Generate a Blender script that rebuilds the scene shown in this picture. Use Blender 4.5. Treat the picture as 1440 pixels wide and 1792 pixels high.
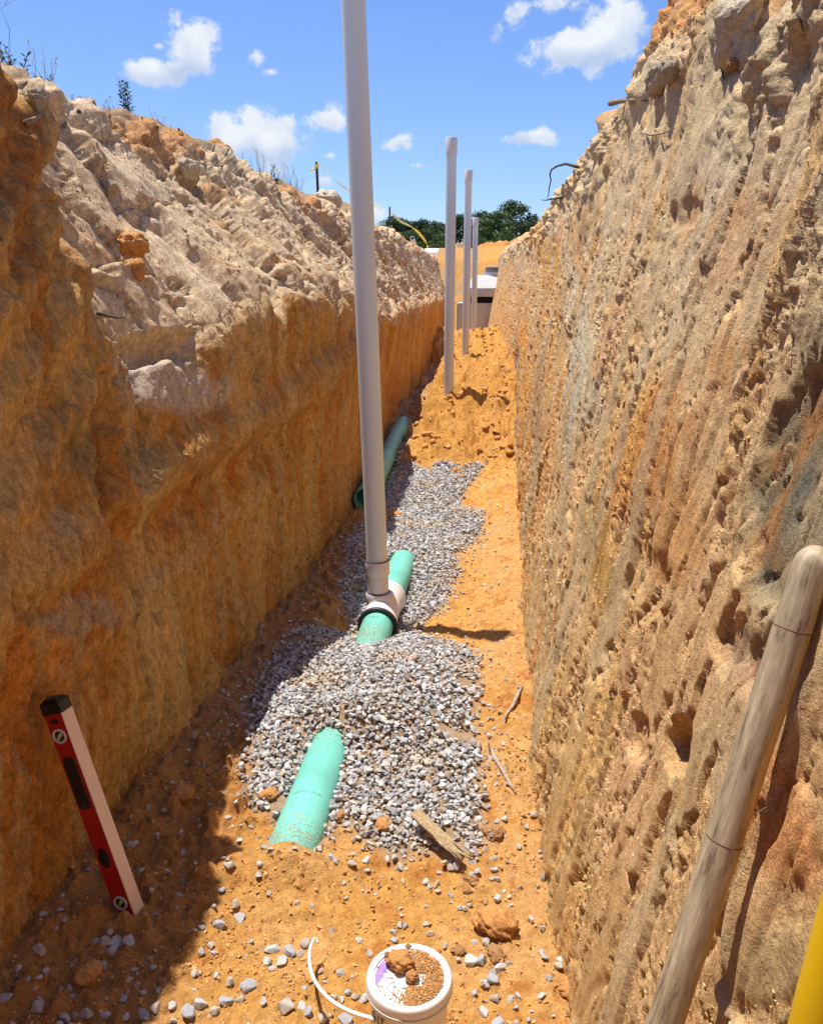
import bpy, bmesh, math, random
import numpy as np
from mathutils import Vector, Matrix

for o in list(bpy.data.objects): bpy.data.objects.remove(o)
S = bpy.context.scene
C = S.collection
rad = math.radians
RND = random.Random(7)
R = np.random.RandomState(11)

# ------------------------------------------------------------------ camera
F = 1440.0; PITCH = rad(15.4); YAW = rad(4.98); EYE = 1.65
cam = bpy.data.cameras.new('camera'); co = bpy.data.objects.new('camera', cam); C.objects.link(co)
cam.sensor_fit = 'HORIZONTAL'; cam.sensor_width = 36.0; cam.lens = 36.0
cam.clip_start = 0.05; cam.clip_end = 3000
co.location = (0, 0, EYE); co.rotation_euler = (rad(90) - PITCH, 0, YAW)
S.camera = co
S.render.resolution_x = 822; S.render.resolution_y = 1024

# ------------------------------------------------------------------ light
SUN_EL = rad(75.0); SUN_AZ = rad(60.0)       # azimuth from +Y towards -X
SUNV = Vector((-math.sin(SUN_AZ)*math.cos(SUN_EL), math.cos(SUN_AZ)*math.cos(SUN_EL), math.sin(SUN_EL)))
sl = bpy.data.lights.new('sun', 'SUN'); sl.energy = 5.0; sl.angle = rad(0.53); sl.color = (1.0, 0.95, 0.87)
so = bpy.data.objects.new('sun', sl); C.objects.link(so); so.location = (0, 0, 30)
so.rotation_euler = SUNV.to_track_quat('Z', 'Y').to_euler()
S.view_settings.view_transform = 'Standard'; S.view_settings.look = 'None'
S.view_settings.exposure = 0.42; S.view_settings.gamma = 1.0
S.view_settings.use_curve_mapping = False
S.render.engine = 'CYCLES'

def ray(px, py):
    x = (px-720)/F; y = -(py-896)/F
    f = math.cos(PITCH)+y*math.sin(PITCH); u = -math.sin(PITCH)+y*math.cos(PITCH)
    return np.array([x*math.cos(YAW)-f*math.sin(YAW), x*math.sin(YAW)+f*math.cos(YAW), u])
def at_z(px, py, z):
    d = ray(px, py); return np.array([0, 0, EYE])+d*(z-EYE)/d[2]
def at_x(px, py, x):
    d = ray(px, py); return np.array([0, 0, EYE])+d*x/d[0]
def at_y(px, py, y):
    d = ray(px, py); return np.array([0, 0, EYE])+d*y/d[1]
def at_d(px, py, dep):
    return np.array([0, 0, EYE])+ray(px, py)*dep

world = bpy.data.worlds.new('World'); S.world = world; world.use_nodes = True
def build_world():
    nt = world.node_tree; N = nt.nodes; L = nt.links; N.clear()
    out = N.new('ShaderNodeOutputWorld'); bg = N.new('ShaderNodeBackground')
    sky = N.new('ShaderNodeTexSky'); sky.sky_type = 'NISHITA'; sky.sun_disc = False
    sky.sun_elevation = SUN_EL; sky.sun_rotation = -SUN_AZ
    sky.air_density = 1.0; sky.dust_density = 0.6; sky.ozone_density = 1.2; sky.altitude = 50
    bg.inputs['Strength'].default_value = 0.077
    tc = N.new('ShaderNodeTexCoord')
    hs = N.new('ShaderNodeHueSaturation'); hs.inputs['Saturation'].default_value = 1.10; hs.inputs['Value'].default_value = 1.0
    L.new(sky.outputs[0], hs.inputs['Color'])
    tint = N.new('ShaderNodeMix'); tint.data_type = 'RGBA'; tint.blend_type = 'MULTIPLY'; tint.inputs[0].default_value = 1
    tint.inputs[7].default_value = (1.10, 1.27, 1.72, 1)
    L.new(hs.outputs[0], tint.inputs[6])
    # clouds: ellipses of direction, broken up by noise
    nz = N.new('ShaderNodeTexNoise'); nz.inputs['Scale'].default_value = 21; nz.inputs['Detail'].default_value = 9; nz.inputs['Roughness'].default_value = 0.62
    L.new(tc.outputs['Generated'], nz.inputs['Vector'])
    blobs = [  # px, py, rx, ry, roll, weight
        (335, 70, 50, 50, 0, 1.0), (350, 108, 42, 30, 0, .95), (270, 124, 62, 20, 8, .95), (312, 42, 26, 22, 0, .6), (318, 118, 30, 26, 0, .8),
        (440, 97, 30, 16, 0, .75), (478, 126, 20, 9, 0, .5), (280, 80, 14, 9, 0, .4),
        (455, 245, 78, 42, 0, 1.1), (420, 258, 50, 26, 0, .9), (495, 262, 46, 24, 0, .8), (565, 212, 52, 22, 0, .75),
        (1075, 62, 62, 52, 35, 1.0), (1000, 82, 82, 30, 3, .9), (1040, 92, 70, 28, 0, .8), (900, 25, 58, 36, 10, .8), (960, 8, 70, 20, 0, .6), (872, 45, 25, 30, 0, .4),
        (925, 240, 52, 13, 0, .6), (730, 289, 34, 9, 0, .6), (575, 272, 22, 11, 0, .45), (690, 250, 45, 12, 20, .35), (565, 315, 30, 12, 0, .3), (660, 380, 30, 22, 0, .4), (712, 255, 14, 12, 0, .35)]
    extra = [(-1.3, .5, .62, .16, .05), (1.2, .9, .7, .2, .07), (1.5, -.6, .8, .22, .08), (-.9, -1.3, .6, .2, .07), (.3, -1.4, .9, .25, .09), (-1.6, -.3, 1.2, .15, .07), (.9, 1.0, .35, .15, .035)]
    items = []
    for (px, py, rx, ry, roll, w) in blobs:
        w = max(w, .82); rx *= 1.05; ry *= 1.05
        d = Vector(ray(px, py)); dz = d.length
        items.append((d.normalized(), rx/F/dz, ry/F/dz, roll, w))
    for (x, y, z, a, b) in extra: items.append((Vector((x, y, z)).normalized(), a, b, 0, .8))
    acc = None; shade = None
    def math_(op, a, b=None, clamp=False):
        m = N.new('ShaderNodeMath'); m.operation = op; m.use_clamp = clamp
        for i, v in enumerate((a, b)):
            if v is None: continue
            if isinstance(v, (int, float)): m.inputs[i].default_value = v
            else: L.new(v, m.inputs[i])
        return m.outputs[0]
    for (c, a, b, roll, w) in items:
        mp = N.new('ShaderNodeMapping'); mp.vector_type = 'TEXTURE'
        mp.inputs['Location'].default_value = c
        zax = Vector((0, 0, 1)); h = c.cross(zax).normalized(); v = h.cross(c).normalized()
        ca, sa = math.cos(rad(roll)), math.sin(rad(roll)); hh = h*ca+v*sa; vv = v*ca-h*sa
        M = Matrix((hh, c, vv)).transposed()     # columns = axes
        if M.determinant() < 0: M = Matrix((hh, -c, vv)).transposed()
        mp.inputs['Rotation'].default_value = M.to_euler('XYZ')
        mp.inputs['Scale'].default_value = (a*1.42, a, b*1.42)
        L.new(tc.outputs['Generated'], mp.inputs['Vector'])
        ln = N.new('ShaderNodeVectorMath'); ln.operation = 'LENGTH'; L.new(mp.outputs[0], ln.inputs[0])
        f = math_('SUBTRACT', 1.0, ln.outputs['Value']); f = math_('MAXIMUM', f, -.6)
        f = math_('MULTIPLY_ADD', f, w) if False else math_('MULTIPLY', math_('ADD', f, .6), w)
        sp = N.new('ShaderNodeSeparateXYZ'); L.new(mp.outputs[0], sp.inputs[0])
        sh = math_('MULTIPLY', sp.outputs['Z'], math_('MAXIMUM', math_('SUBTRACT', f, .55), 0))
        acc = f if acc is None else math_('MAXIMUM', acc, f)
        shade = sh if shade is None else math_('ADD', shade, sh)
    nf = math_('MULTIPLY', math_('SUBTRACT', nz.outputs['Fac'], .5), 2.6)
    dens = math_('ADD', acc, nf)
    mr = N.new('ShaderNodeMapRange'); mr.interpolation_type = 'SMOOTHERSTEP'
    mr.inputs['From Min'].default_value = .74; mr.inputs['From Max'].default_value = 1.22
    L.new(dens, mr.inputs['Value'])
    fac = math_('MULTIPLY', mr.outputs[0], math_('MULTIPLY', math_('SUBTRACT', acc, .02), 1.3, True), True)
    nz2 = N.new('ShaderNodeTexNoise'); nz2.inputs['Scale'].default_value = 34; nz2.inputs['Detail'].default_value = 5
    L.new(tc.outputs['Generated'], nz2.inputs['Vector'])
    lit = math_('ADD', math_('MULTIPLY', shade, 1.1), math_('MULTIPLY', math_('SUBTRACT', nz2.outputs['Fac'], .5), 1.3))
    ramp = N.new('ShaderNodeMapRange'); ramp.inputs['From Min'].default_value = -.45; ramp.inputs['From Max'].default_value = .35; L.new(lit, ramp.inputs['Value'])
    cc = N.new('ShaderNodeMix'); cc.data_type = 'RGBA'; L.new(ramp.outputs[0], cc.inputs[0])
    cc.inputs[6].default_value = (5.0, 6.2, 8.4, 1); cc.inputs[7].default_value = (8.6, 9.0, 9.6, 1)
    mx = N.new('ShaderNodeMix'); mx.data_type = 'RGBA'
    L.new(fac, mx.inputs[0]); L.new(tint.outputs[2], mx.inputs[6]); L.new(cc.outputs[2], mx.inputs[7])
    L.new(mx.outputs[2], bg.inputs['Color']); L.new(bg.outputs[0], out.inputs['Surface'])
build_world()

# ------------------------------------------------------------------ noise
_p = np.random.RandomState(3).permutation(4096).astype(np.int64)
def _h(i, j, s): return _p[(_p[(i+s*57) & 4095]+j) & 4095]
def pn(x, y, s=0):
    x = np.asarray(x, float); y = np.asarray(y, float)
    xi = np.floor(x).astype(np.int64); yi = np.floor(y).astype(np.int64); xf = x-xi; yf = y-yi
    u = xf*xf*xf*(xf*(xf*6-15)+10); v = yf*yf*yf*(yf*(yf*6-15)+10)
    def g(i, j, dx, dy):
        a = _h(i, j, s)*(2*np.pi/4096); return np.cos(a)*dx+np.sin(a)*dy
    a = g(xi, yi, xf, yf); b = g(xi+1, yi, xf-1, yf); c = g(xi, yi+1, xf, yf-1); d = g(xi+1, yi+1, xf-1, yf-1)
    return ((a+(b-a)*u)+((c+(d-c)*u)-(a+(b-a)*u))*v)*1.5
def fbm(x, y, o=4, s=0, g=.5):
    r = 0; a = 1; n = 0
    for k in range(o):
        r = r+a*pn(x*2**k, y*2**k, s+k*3); n += a; a *= g
    return r/n
def ridge(x, y, o=3, s=0):
    r = 0; a = 1
    for k in range(o):
        r = r+a*(1-np.abs(pn(x*2**k, y*2**k, s+k*5))*2); a *= .5
    return r/1.75
def wor(x, y, s=0):
    xi = np.floor(x).astype(np.int64); yi = np.floor(y).astype(np.int64)
    f1 = np.full(np.shape(x), 9.); f2 = f1.copy()
    for a in (-1, 0, 1):
        for b in (-1, 0, 1):
            h = _h(xi+a, yi+b, s); h2 = _h(yi+b, xi+a, s+9)
            d = np.hypot(xi+a+h/4096.-x, yi+b+h2/4096.-y)
            f2 = np.minimum(f2, np.maximum(f1, d)); f1 = np.minimum(f1, d)
    return f1, f2
def cells(x, y, s=0):
    xi = np.floor(x).astype(np.int64); yi = np.floor(y).astype(np.int64)
    f1 = np.full(np.shape(x), 9.); f2 = f1.copy(); v = np.zeros(np.shape(x))
    for a in (-1, 0, 1):
        for b in (-1, 0, 1):
            h = _h(xi+a, yi+b, s); h2 = _h(yi+b, xi+a, s+9); h3 = _h(xi+a+7, yi+b+13, s+21)
            d = np.hypot(xi+a+h/4096.-x, yi+b+h2/4096.-y)
            f2 = np.minimum(f2, np.maximum(f1, d)); v = np.where(d < f1, h3/4096., v); f1 = np.minimum(f1, d)
    return v, f2-f1
def ss(a, b, x):
    t = np.clip((x-a)/(b-a), 0, 1); return t*t*(3-2*t)
def mixc(c, col, m): return c*(1-m[..., None])+np.array(col)*m[..., None]

# ------------------------------------------------------------------ mesh helpers
def tag(o, label=None, cat=None, group=None, kind=None):
    if label: o['label'] = label
    if cat: o['category'] = cat
    if group: o['group'] = group
    if kind: o['kind'] = kind
    return o
def mesh_np(name, V, Fc, mat, parent=None, col=None, smooth=True):
    V = np.asarray(V, np.float32); Fc = np.asarray(Fc, np.int32)
    me = bpy.data.meshes.new(name); n, k = Fc.shape
    me.vertices.add(len(V)); me.vertices.foreach_set('co', V.ravel())
    me.loops.add(n*k); me.loops.foreach_set('vertex_index', Fc.ravel())
    me.polygons.add(n); me.polygons.foreach_set('loop_start', np.arange(0, n*k, k, dtype=np.int32))
    me.polygons.foreach_set('use_smooth', np.full(n, smooth))
    me.update(calc_edges=True)
    if col is not None:
        a = me.color_attributes.new('Col', 'FLOAT_COLOR', 'POINT')
        c4 = np.ones((len(V), 4), np.float32); c4[:, :3] = col; a.data.foreach_set('color', c4.ravel())
    me.materials.append(mat)
    o = bpy.data.objects.new(name, me); C.objects.link(o)
    if parent: o.parent = parent
    return o
def grid_faces(nr, nc):
    i = np.arange(nr*nc).reshape(nr, nc)
    return np.stack([i[:-1, :-1], i[:-1, 1:], i[1:, 1:], i[1:, :-1]], -1).reshape(-1, 4)
def obj(name, bm, mat, parent=None, smooth=True, ang=None):
    me = bpy.data.meshes.new(name); bmesh.ops.recalc_face_normals(bm, faces=bm.faces[:]); bm.to_mesh(me); bm.free()
    if smooth:
        for p in me.polygons: p.use_smooth = True
        if ang: me.set_sharp_from_angle(angle=rad(ang))
    me.materials.append(mat); o = bpy.data.objects.new(name, me); C.objects.link(o)
    if parent: o.parent = parent
    return o
def empty(name, loc, label, cat, group=None):
    o = bpy.data.objects.new(name, None); C.objects.link(o); o.location = Vector(loc); o.empty_display_size = .1
    return tag(o, label, cat, group)
def rel(pts, o): return [Vector(p)-o.location for p in pts]
def frame_(t):
    t = t.normalized(); a = Vector((0, 0, 1)) if abs(t.z) < .9 else Vector((1, 0, 0))
    u = t.cross(a).normalized(); return u, t.cross(u).normalized()
def tube(bm, pts, rs, n=10, cap=True):
    pts = [Vector(p) for p in pts]
    if isinstance(rs, (int, float)): rs = [rs]*len(pts)
    rings = []; u = None
    for i, p in enumerate(pts):
        t = (pts[min(i+1, len(pts)-1)]-pts[max(i-1, 0)])
        if t.length < 1e-9: t = Vector((0, 0, 1))
        t.normalize()
        if u is None: u, v = frame_(t)
        else: u = (u-t*u.dot(t)).normalized(); v = t.cross(u)
        rings.append([bm.verts.new(p+(u*math.cos(2*math.pi*k/n)+v*math.sin(2*math.pi*k/n))*rs[i]) for k in range(n)])
    for a, b in zip(rings, rings[1:]):
        for k in range(n): bm.faces.new((a[k], a[(k+1) % n], b[(k+1) % n], b[k]))
    if cap:
        bm.faces.new(rings[0]); bm.faces.new(rings[-1])
    return bm
def lathe(bm, prof, M=Matrix(), n=40, closed=False):
    """prof: list of (radius, height) round local Z."""
    rings = []
    for r, z in prof: rings.append([bm.verts.new(M @ Vector((r*math.cos(2*math.pi*k/n), r*math.sin(2*math.pi*k/n), z))) for k in range(n)])
    pr = list(zip(rings, rings[1:]))
    if closed: pr.append((rings[-1], rings[0]))
    for a, b in pr:
        for k in range(n): bm.faces.new((a[k], a[(k+1) % n], b[(k+1) % n], b[k]))
    return bm
def axisM(p, t, xdir=None):
    t = Vector(t).normalized(); p = Vector(p)
    if xdir is None: u, v = frame_(t)
    else:
        u = Vector(xdir); u = (u-t*u.dot(t)).normalized(); v = t.cross(u)
    M = Matrix((u, v, t)).transposed().to_4x4(); M.translation = p; return M
def box(bm, M, sx, sy, sz, bev=0):
    b2 = bmesh.new(); bmesh.ops.create_cube(b2, size=1)
    bmesh.ops.scale(b2, vec=(sx, sy, sz), verts=b2.verts[:])
    if bev: bmesh.ops.bevel(b2, geom=b2.edges[:]+b2.verts[:], offset=bev, segments=2, affect='EDGES')
    mp = {}
    for v in b2.verts: mp[v] = bm.verts.new(M @ v.co)
    for f in b2.faces: bm.faces.new([mp[v] for v in f.verts])
    b2.free(); return bm
def copy_tree(o, parent=None):
    c = o.copy(); C.objects.link(c)
    if parent: c.parent = parent
    for ch in o.children: copy_tree(ch, c)
    return c

# ------------------------------------------------------------------ materials
def newmat(name):
    m = bpy.data.materials.new(name); m.use_nodes = True; nt = m.node_tree; b = nt.nodes['Principled BSDF']; return m, nt, b
def soil_mat(name, rough=.95, bumps=((90, .004), (330, .0016)), grain=(260, .30), col=None, stretch=(1, 1, 1), speck=None):
    m, nt, b = newmat(name); N = nt.nodes; L = nt.links
    b.inputs['Roughness'].default_value = rough; b.inputs['Specular IOR Level'].default_value = .18
    tc = N.new('ShaderNodeTexCoord'); mp = N.new('ShaderNodeMapping'); mp.inputs['Scale'].default_value = stretch
    L.new(tc.outputs['Object'], mp.inputs[0])
    n = N.new('ShaderNodeTexNoise'); n.inputs['Scale'].default_value = grain[0]; n.inputs['Detail'].default_value = 4; n.inputs['Roughness'].default_value = .7
    L.new(mp.outputs[0], n.inputs['Vector'])
    mr = N.new('ShaderNodeMapRange'); mr.inputs['From Min'].default_value = .25; mr.inputs['From Max'].default_value = .75
    mr.inputs['To Min'].default_value = 1-grain[1]; mr.inputs['To Max'].default_value = 1+grain[1]; L.new(n.outputs['Fac'], mr.inputs['Value'])
    mx = N.new('ShaderNodeVectorMath'); mx.operation = 'SCALE'; L.new(mr.outputs[0], mx.inputs['Scale'])
    if col is None:
        at = N.new('ShaderNodeAttribute'); at.attribute_name = 'Col'; L.new(at.outputs['Color'], mx.inputs[0])
    else: mx.inputs[0].default_value = col
    res = mx.outputs[0]
    if speck:
        sn = N.new('ShaderNodeTexNoise'); sn.inputs['Scale'].default_value = speck[0]; sn.inputs['Detail'].default_value = 7; sn.inputs['Roughness'].default_value = .75; L.new(mp.outputs[0], sn.inputs['Vector'])
        sr = N.new('ShaderNodeMapRange'); sr.inputs['From Min'].default_value = .36; sr.inputs['From Max'].default_value = .64; L.new(sn.outputs['Fac'], sr.inputs['Value'])
        sm = N.new('ShaderNodeMix'); sm.data_type = 'RGBA'; L.new(sr.outputs[0], sm.inputs[0]); sm.inputs[6].default_value = (*speck[1], 1); sm.inputs[7].default_value = (*speck[2], 1)
        ml = N.new('ShaderNodeVectorMath'); ml.operation = 'MULTIPLY'; L.new(res, ml.inputs[0]); L.new(sm.outputs[2], ml.inputs[1]); res = ml.outputs[0]
    L.new(res, b.inputs['Base Color'])
    nrm = None
    for sc, dist in bumps:
        nn = N.new('ShaderNodeTexNoise'); nn.inputs['Scale'].default_value = sc; nn.inputs['Detail'].default_value = 5; nn.inputs['Roughness'].default_value = .65
        L.new(mp.outputs[0], nn.inputs['Vector'])
        bp = N.new('ShaderNodeBump'); bp.inputs['Strength'].default_value = 1; bp.inputs['Distance'].default_value = dist
        L.new(nn.outputs['Fac'], bp.inputs['Height'])
        if nrm: L.new(nrm, bp.inputs['Normal'])
        nrm = bp.outputs[0]
    L.new(nrm, b.inputs['Normal'])
    return m
def plain(name, col, rough=.5, spec=.5, var=.12, sc=8, dirt=None, dirt_amt=0, dirt_sc=20, bump=0, stretch=(1, 1, 1), metal=0):
    m, nt, b = newmat(name); N = nt.nodes; L = nt.links
    b.inputs['Roughness'].default_value = rough; b.inputs['Specular IOR Level'].default_value = spec; b.inputs['Metallic'].default_value = metal
    tc = N.new('ShaderNodeTexCoord'); mp = N.new('ShaderNodeMapping'); mp.inputs['Scale'].default_value = stretch; L.new(tc.outputs['Object'], mp.inputs[0])
    n = N.new('ShaderNodeTexNoise'); n.inputs['Scale'].default_value = sc; n.inputs['Detail'].default_value = 6; L.new(mp.outputs[0], n.inputs['Vector'])
    mr = N.new('ShaderNodeMapRange'); mr.inputs['From Min'].default_value = .3; mr.inputs['From Max'].default_value = .7
    mr.inputs['To Min'].default_value = 1-var; mr.inputs['To Max'].default_value = 1+var*.5; L.new(n.outputs['Fac'], mr.inputs['Value'])
    mx = N.new('ShaderNodeVectorMath'); mx.operation = 'SCALE'; L.new(mr.outputs[0], mx.inputs['Scale']); mx.inputs[0].default_value = col[:3]
    o = mx.outputs[0]
    if dirt:
        n2 = N.new('ShaderNodeTexNoise'); n2.inputs['Scale'].default_value = dirt_sc; n2.inputs['Detail'].default_value = 8; n2.inputs['Roughness'].default_value = .7; L.new(mp.outputs[0], n2.inputs['Vector'])
        r2 = N.new('ShaderNodeMapRange'); r2.inputs['From Min'].default_value = .72-dirt_amt*.3; r2.inputs['From Max'].default_value = .86-dirt_amt*.3; L.new(n2.outputs['Fac'], r2.inputs['Value'])
        mm = N.new('ShaderNodeMix'); mm.data_type = 'RGBA'; L.new(r2.outputs[0], mm.inputs[0]); L.new(o, mm.inputs[6]); mm.inputs[7].default_value = (*dirt, 1)
        o = mm.outputs[2]
        rr = N.new('ShaderNodeMapRange'); rr.inputs['To Min'].default_value = rough; rr.inputs['To Max'].default_value = .9; L.new(r2.outputs[0], rr.inputs['Value']); L.new(rr.outputs[0], b.inputs['Roughness'])
    L.new(o, b.inputs['Base Color'])
    if bump:
        bp = N.new('ShaderNodeBump'); bp.inputs['Distance'].default_value = bump; L.new(n.outputs['Fac'], bp.inputs['Height']); L.new(bp.outputs[0], b.inputs['Normal'])
    return m
M_wall = soil_mat('wall_soil', bumps=((38, .009), (110, .0065), (320, .003)), grain=(170, .35), speck=(34, (.84, .80, .74), (1.16, 1.13, 1.08)))
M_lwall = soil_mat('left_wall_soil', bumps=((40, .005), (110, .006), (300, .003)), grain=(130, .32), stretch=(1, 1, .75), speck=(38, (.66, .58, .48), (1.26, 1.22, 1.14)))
M_floor = soil_mat('floor_soil', bumps=((40, .010), (120, .007), (340, .003)), grain=(230, .30), speck=(26, (.78, .70, .62), (1.18, 1.14, 1.08)))
M_stone = soil_mat('crushed_stone', rough=.8, bumps=((160, .0012), (500, .0005)), grain=(180, .22))
M_crumb = soil_mat('soil_crumb', bumps=((150, .002), (420, .001)), grain=(300, .3))
M_clod = soil_mat('orange_clod', bumps=((6, .004), (22, .0015)), grain=(16, .45), col=(.50, .24, .08))
M_clod_dark = soil_mat('brown_clod', bumps=((6, .004), (22, .0015)), grain=(16, .35), col=(.38, .20, .085))
M_sand_clod = soil_mat('sand_clod', bumps=((6, .010), (22, .004)), grain=(16, .3), col=(.56, .45, .31))
M_pvc = plain('grey_white_pvc', (.66, .71, .71), .42, .4, .10, 3, (.40, .34, .30), .16, 14, stretch=(1, 1, .25))
M_fit = plain('white_pvc_fitting', (.68, .65, .62), .42, .4, .08, 12, (.42, .31, .2), .34, 26)
M_green = plain('green_sewer_pvc', (.17, .56, .46), .42, .35, .22, 5, (.42, .31, .19), .36, 24)
M_bore_shade = plain('green_pvc_shade', (.03, .16, .13), .6, .3, .2, 8)  # darkened copy of the pipe green, shade of the bore put into colour
M_rubber = plain('black_rubber', (.02, .02, .022), .55, .4, .2, 30, (.2, .13, .08), .25, 50)
M_purple = plain('purple_primer', (.06, .04, .10), .4, .4, .4, 60)
M_red = plain('red_paint', (.42, .012, .012), .35, .5, .15, 10)
M_blk = plain('black_plastic', (.012, .012, .013), .45, .5, .2, 30)
M_edge = plain('bare_machined_edge', (.74, .56, .44), .5, .5, .06, 20)
M_ring = plain('vial_bezel', (.55, .55, .53), .4, .5, .1, 30)
M_vial = plain('vial_fluid', (.42, .50, .12), .15, .6, .2, 40)
M_mark = plain('faint_grey_mark', (.06, .06, .07), .5, .4, .1, 30)
M_pail = plain('white_pail', (.78, .76, .72), .4, .45, .08, 20, (.5, .3, .14), .34, 34)
M_vlt = plain('violet_stain', (.34, .22, .62), .6, .3, .3, 60, (.8, .78, .76), .38, 90)
M_wood = plain('split_wood', (.44, .32, .18), .85, .2, .45, 30, (.2, .12, .06), .3, 30, .003, (6, 6, .6))
M_root = plain('root', (.30, .22, .15), .9, .2, .4, 40, bump=.002)
M_rootd = plain('dark_root', (.10, .07, .05), .9, .2, .4, 40, bump=.002)
M_twigg = plain('weathered_stick', (.42, .34, .26), .9, .2, .4, 30, bump=.002, stretch=(3, 3, 3))
M_conc = plain('precast_concrete', (.54, .56, .58), .85, .3, .15, 4, (.32, .26, .2), .2, 5, .002)
M_conct = plain('pale_concrete', (.44, .43, .41), .8, .3, .12, 4, (.5, .42, .34), .2, 5, .002)
M_gap_shade = plain('gap_shade', (.02, .018, .015), .9, .1, .2, 6)  # near-black colour standing in for shade in the manhole gap
M_iron = plain('grey_iron', (.20, .19, .18), .7, .4, .3, 10)
M_post = plain('dark_stake', (.035, .03, .028), .6, .4, .3, 20)
M_wpost = plain('grey_wood_stake', (.22, .18, .15), .9, .2, .3, 20)
M_tape = plain('yellow_tape', (.82, .70, .10), .45, .4, .15, 6)
M_white = plain('white_sheet_metal', (.82, .84, .86), .4, .5, .06, 2)
M_ypole = plain('yellow_handle', (.80, .50, .01), .35, .5, .12, 10, (.5, .3, .08), .1, 20)
def handle_mat():
    m, nt, b = newmat('worn_handle'); N = nt.nodes; L = nt.links
    b.inputs['Roughness'].default_value = .55
    tc = N.new('ShaderNodeTexCoord'); mp = N.new('ShaderNodeMapping'); mp.inputs['Scale'].default_value = (1, 1, .13); L.new(tc.outputs['Object'], mp.inputs[0])
    a = N.new('ShaderNodeTexNoise'); a.inputs['Scale'].default_value = 105; a.inputs['Detail'].default_value = 10; a.inputs['Roughness'].default_value = .78; L.new(mp.outputs[0], a.inputs['Vector'])
    r = N.new('ShaderNodeValToRGB'); e = r.color_ramp.elements
    e[0].position = .40; e[0].color = (.20, .14, .08, 1); e[1].position = .62; e[1].color = (.60, .47, .30, 1)
    x = e.new(.46); x.color = (.36, .28, .17, 1); x = e.new(.56); x.color = (.46, .36, .23, 1)
    L.new(a.outputs['Fac'], r.inputs[0])
    b2 = N.new('ShaderNodeTexNoise'); b2.inputs['Scale'].default_value = 22; b2.inputs['Detail'].default_value = 5; L.new(mp.outputs[0], b2.inputs['Vector'])
    sp = N.new('ShaderNodeSeparateXYZ'); L.new(tc.outputs['Object'], sp.inputs[0])
    ad = N.new('ShaderNodeMath'); ad.operation = 'MULTIPLY_ADD'; L.new(sp.outputs['X'], ad.inputs[0]); ad.inputs[1].default_value = 16; L.new(b2.outputs['Fac'], ad.inputs[2])
    mr = N.new('ShaderNodeMapRange'); mr.inputs['From Min'].default_value = .62; mr.inputs['From Max'].default_value = .85; L.new(ad.outputs[0], mr.inputs['Value'])
    mx = N.new('ShaderNodeMix'); mx.data_type = 'RGBA'; L.new(mr.outputs[0], mx.inputs[0]); L.new(r.outputs[0], mx.inputs[6]); mx.inputs[7].default_value = (.60, .36, .08, 1)
    L.new(mx.outputs[2], b.inputs['Base Color'])
    bp = N.new('ShaderNodeBump'); bp.inputs['Distance'].default_value = .0006; L.new(a.outputs['Fac'], bp.inputs['Height']); L.new(bp.outputs[0], b.inputs['Normal'])
    return m
M_handle = handle_mat()
def leaf_mat(name, col, var=.35, sc=3):
    m, nt, b = newmat(name); N = nt.nodes; L = nt.links
    b.inputs['Roughness'].default_value = .6; b.inputs['Specular IOR Level'].default_value = .25
    tc = N.new('ShaderNodeTexCoord'); n = N.new('ShaderNodeTexNoise'); n.inputs['Scale'].default_value = sc; n.inputs['Detail'].default_value = 4; L.new(tc.outputs['Object'], n.inputs['Vector'])
    mr = N.new('ShaderNodeMapRange'); mr.inputs['From Min'].default_value = .3; mr.inputs['From Max'].default_value = .7; mr.inputs['To Min'].default_value = 1-var; mr.inputs['To Max'].default_value = 1+var; L.new(n.outputs['Fac'], mr.inputs['Value'])
    mx = N.new('ShaderNodeVectorMath'); mx.operation = 'SCALE'; mx.inputs[0].default_value = col; L.new(mr.outputs[0], mx.inputs['Scale']); L.new(mx.outputs[0], b.inputs['Base Color'])
    return m
M_leaf = [leaf_mat('tree_leaves', (.045, .085, .022), .4, .5), leaf_mat('tree_leaves_light', (.07, .12, .03), .4, .5), leaf_mat('tree_leaves_dark', (.03, .065, .025), .4, .5)]
M_bark = plain('bark', (.10, .08, .06), .9, .2, .3, 6)
M_weed = leaf_mat('weed_leaf', (.07, .11, .04), .4, 30)
M_grass = leaf_mat('grass_green', (.13, .17, .06), .4, 30)
M_dry = leaf_mat('dry_stalk', (.36, .30, .20), .3, 30)

# ------------------------------------------------------------------ trench shape
def yarr(y0, step, ymax, back=True):
    ys = [y0]
    while ys[-1] < ymax: ys.append(ys[-1]*(1+step))
    b = list(np.linspace(-5, y0, 40)[:-1]) if back else []
    return np.array(b+ys)
def left_base(Y): return np.interp(Y, [-5, 1.2, 1.6, 3.1, 3.65, 4.86, 5.8, 10, 18, 26], [-1.15, -1.14, -1.135, -1.08, -1.06, -.99, -.98, -1.02, -1.02, -1.05])
def right_base(Y): return np.interp(Y, [-5, .5, 1.0, 1.55, 2.4, 4, 6, 11, 13, 17, 20, 26], [.2, .19, .21, .237, .20, .22, .27, .31, .27, .10, -.02, -.02])

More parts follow.
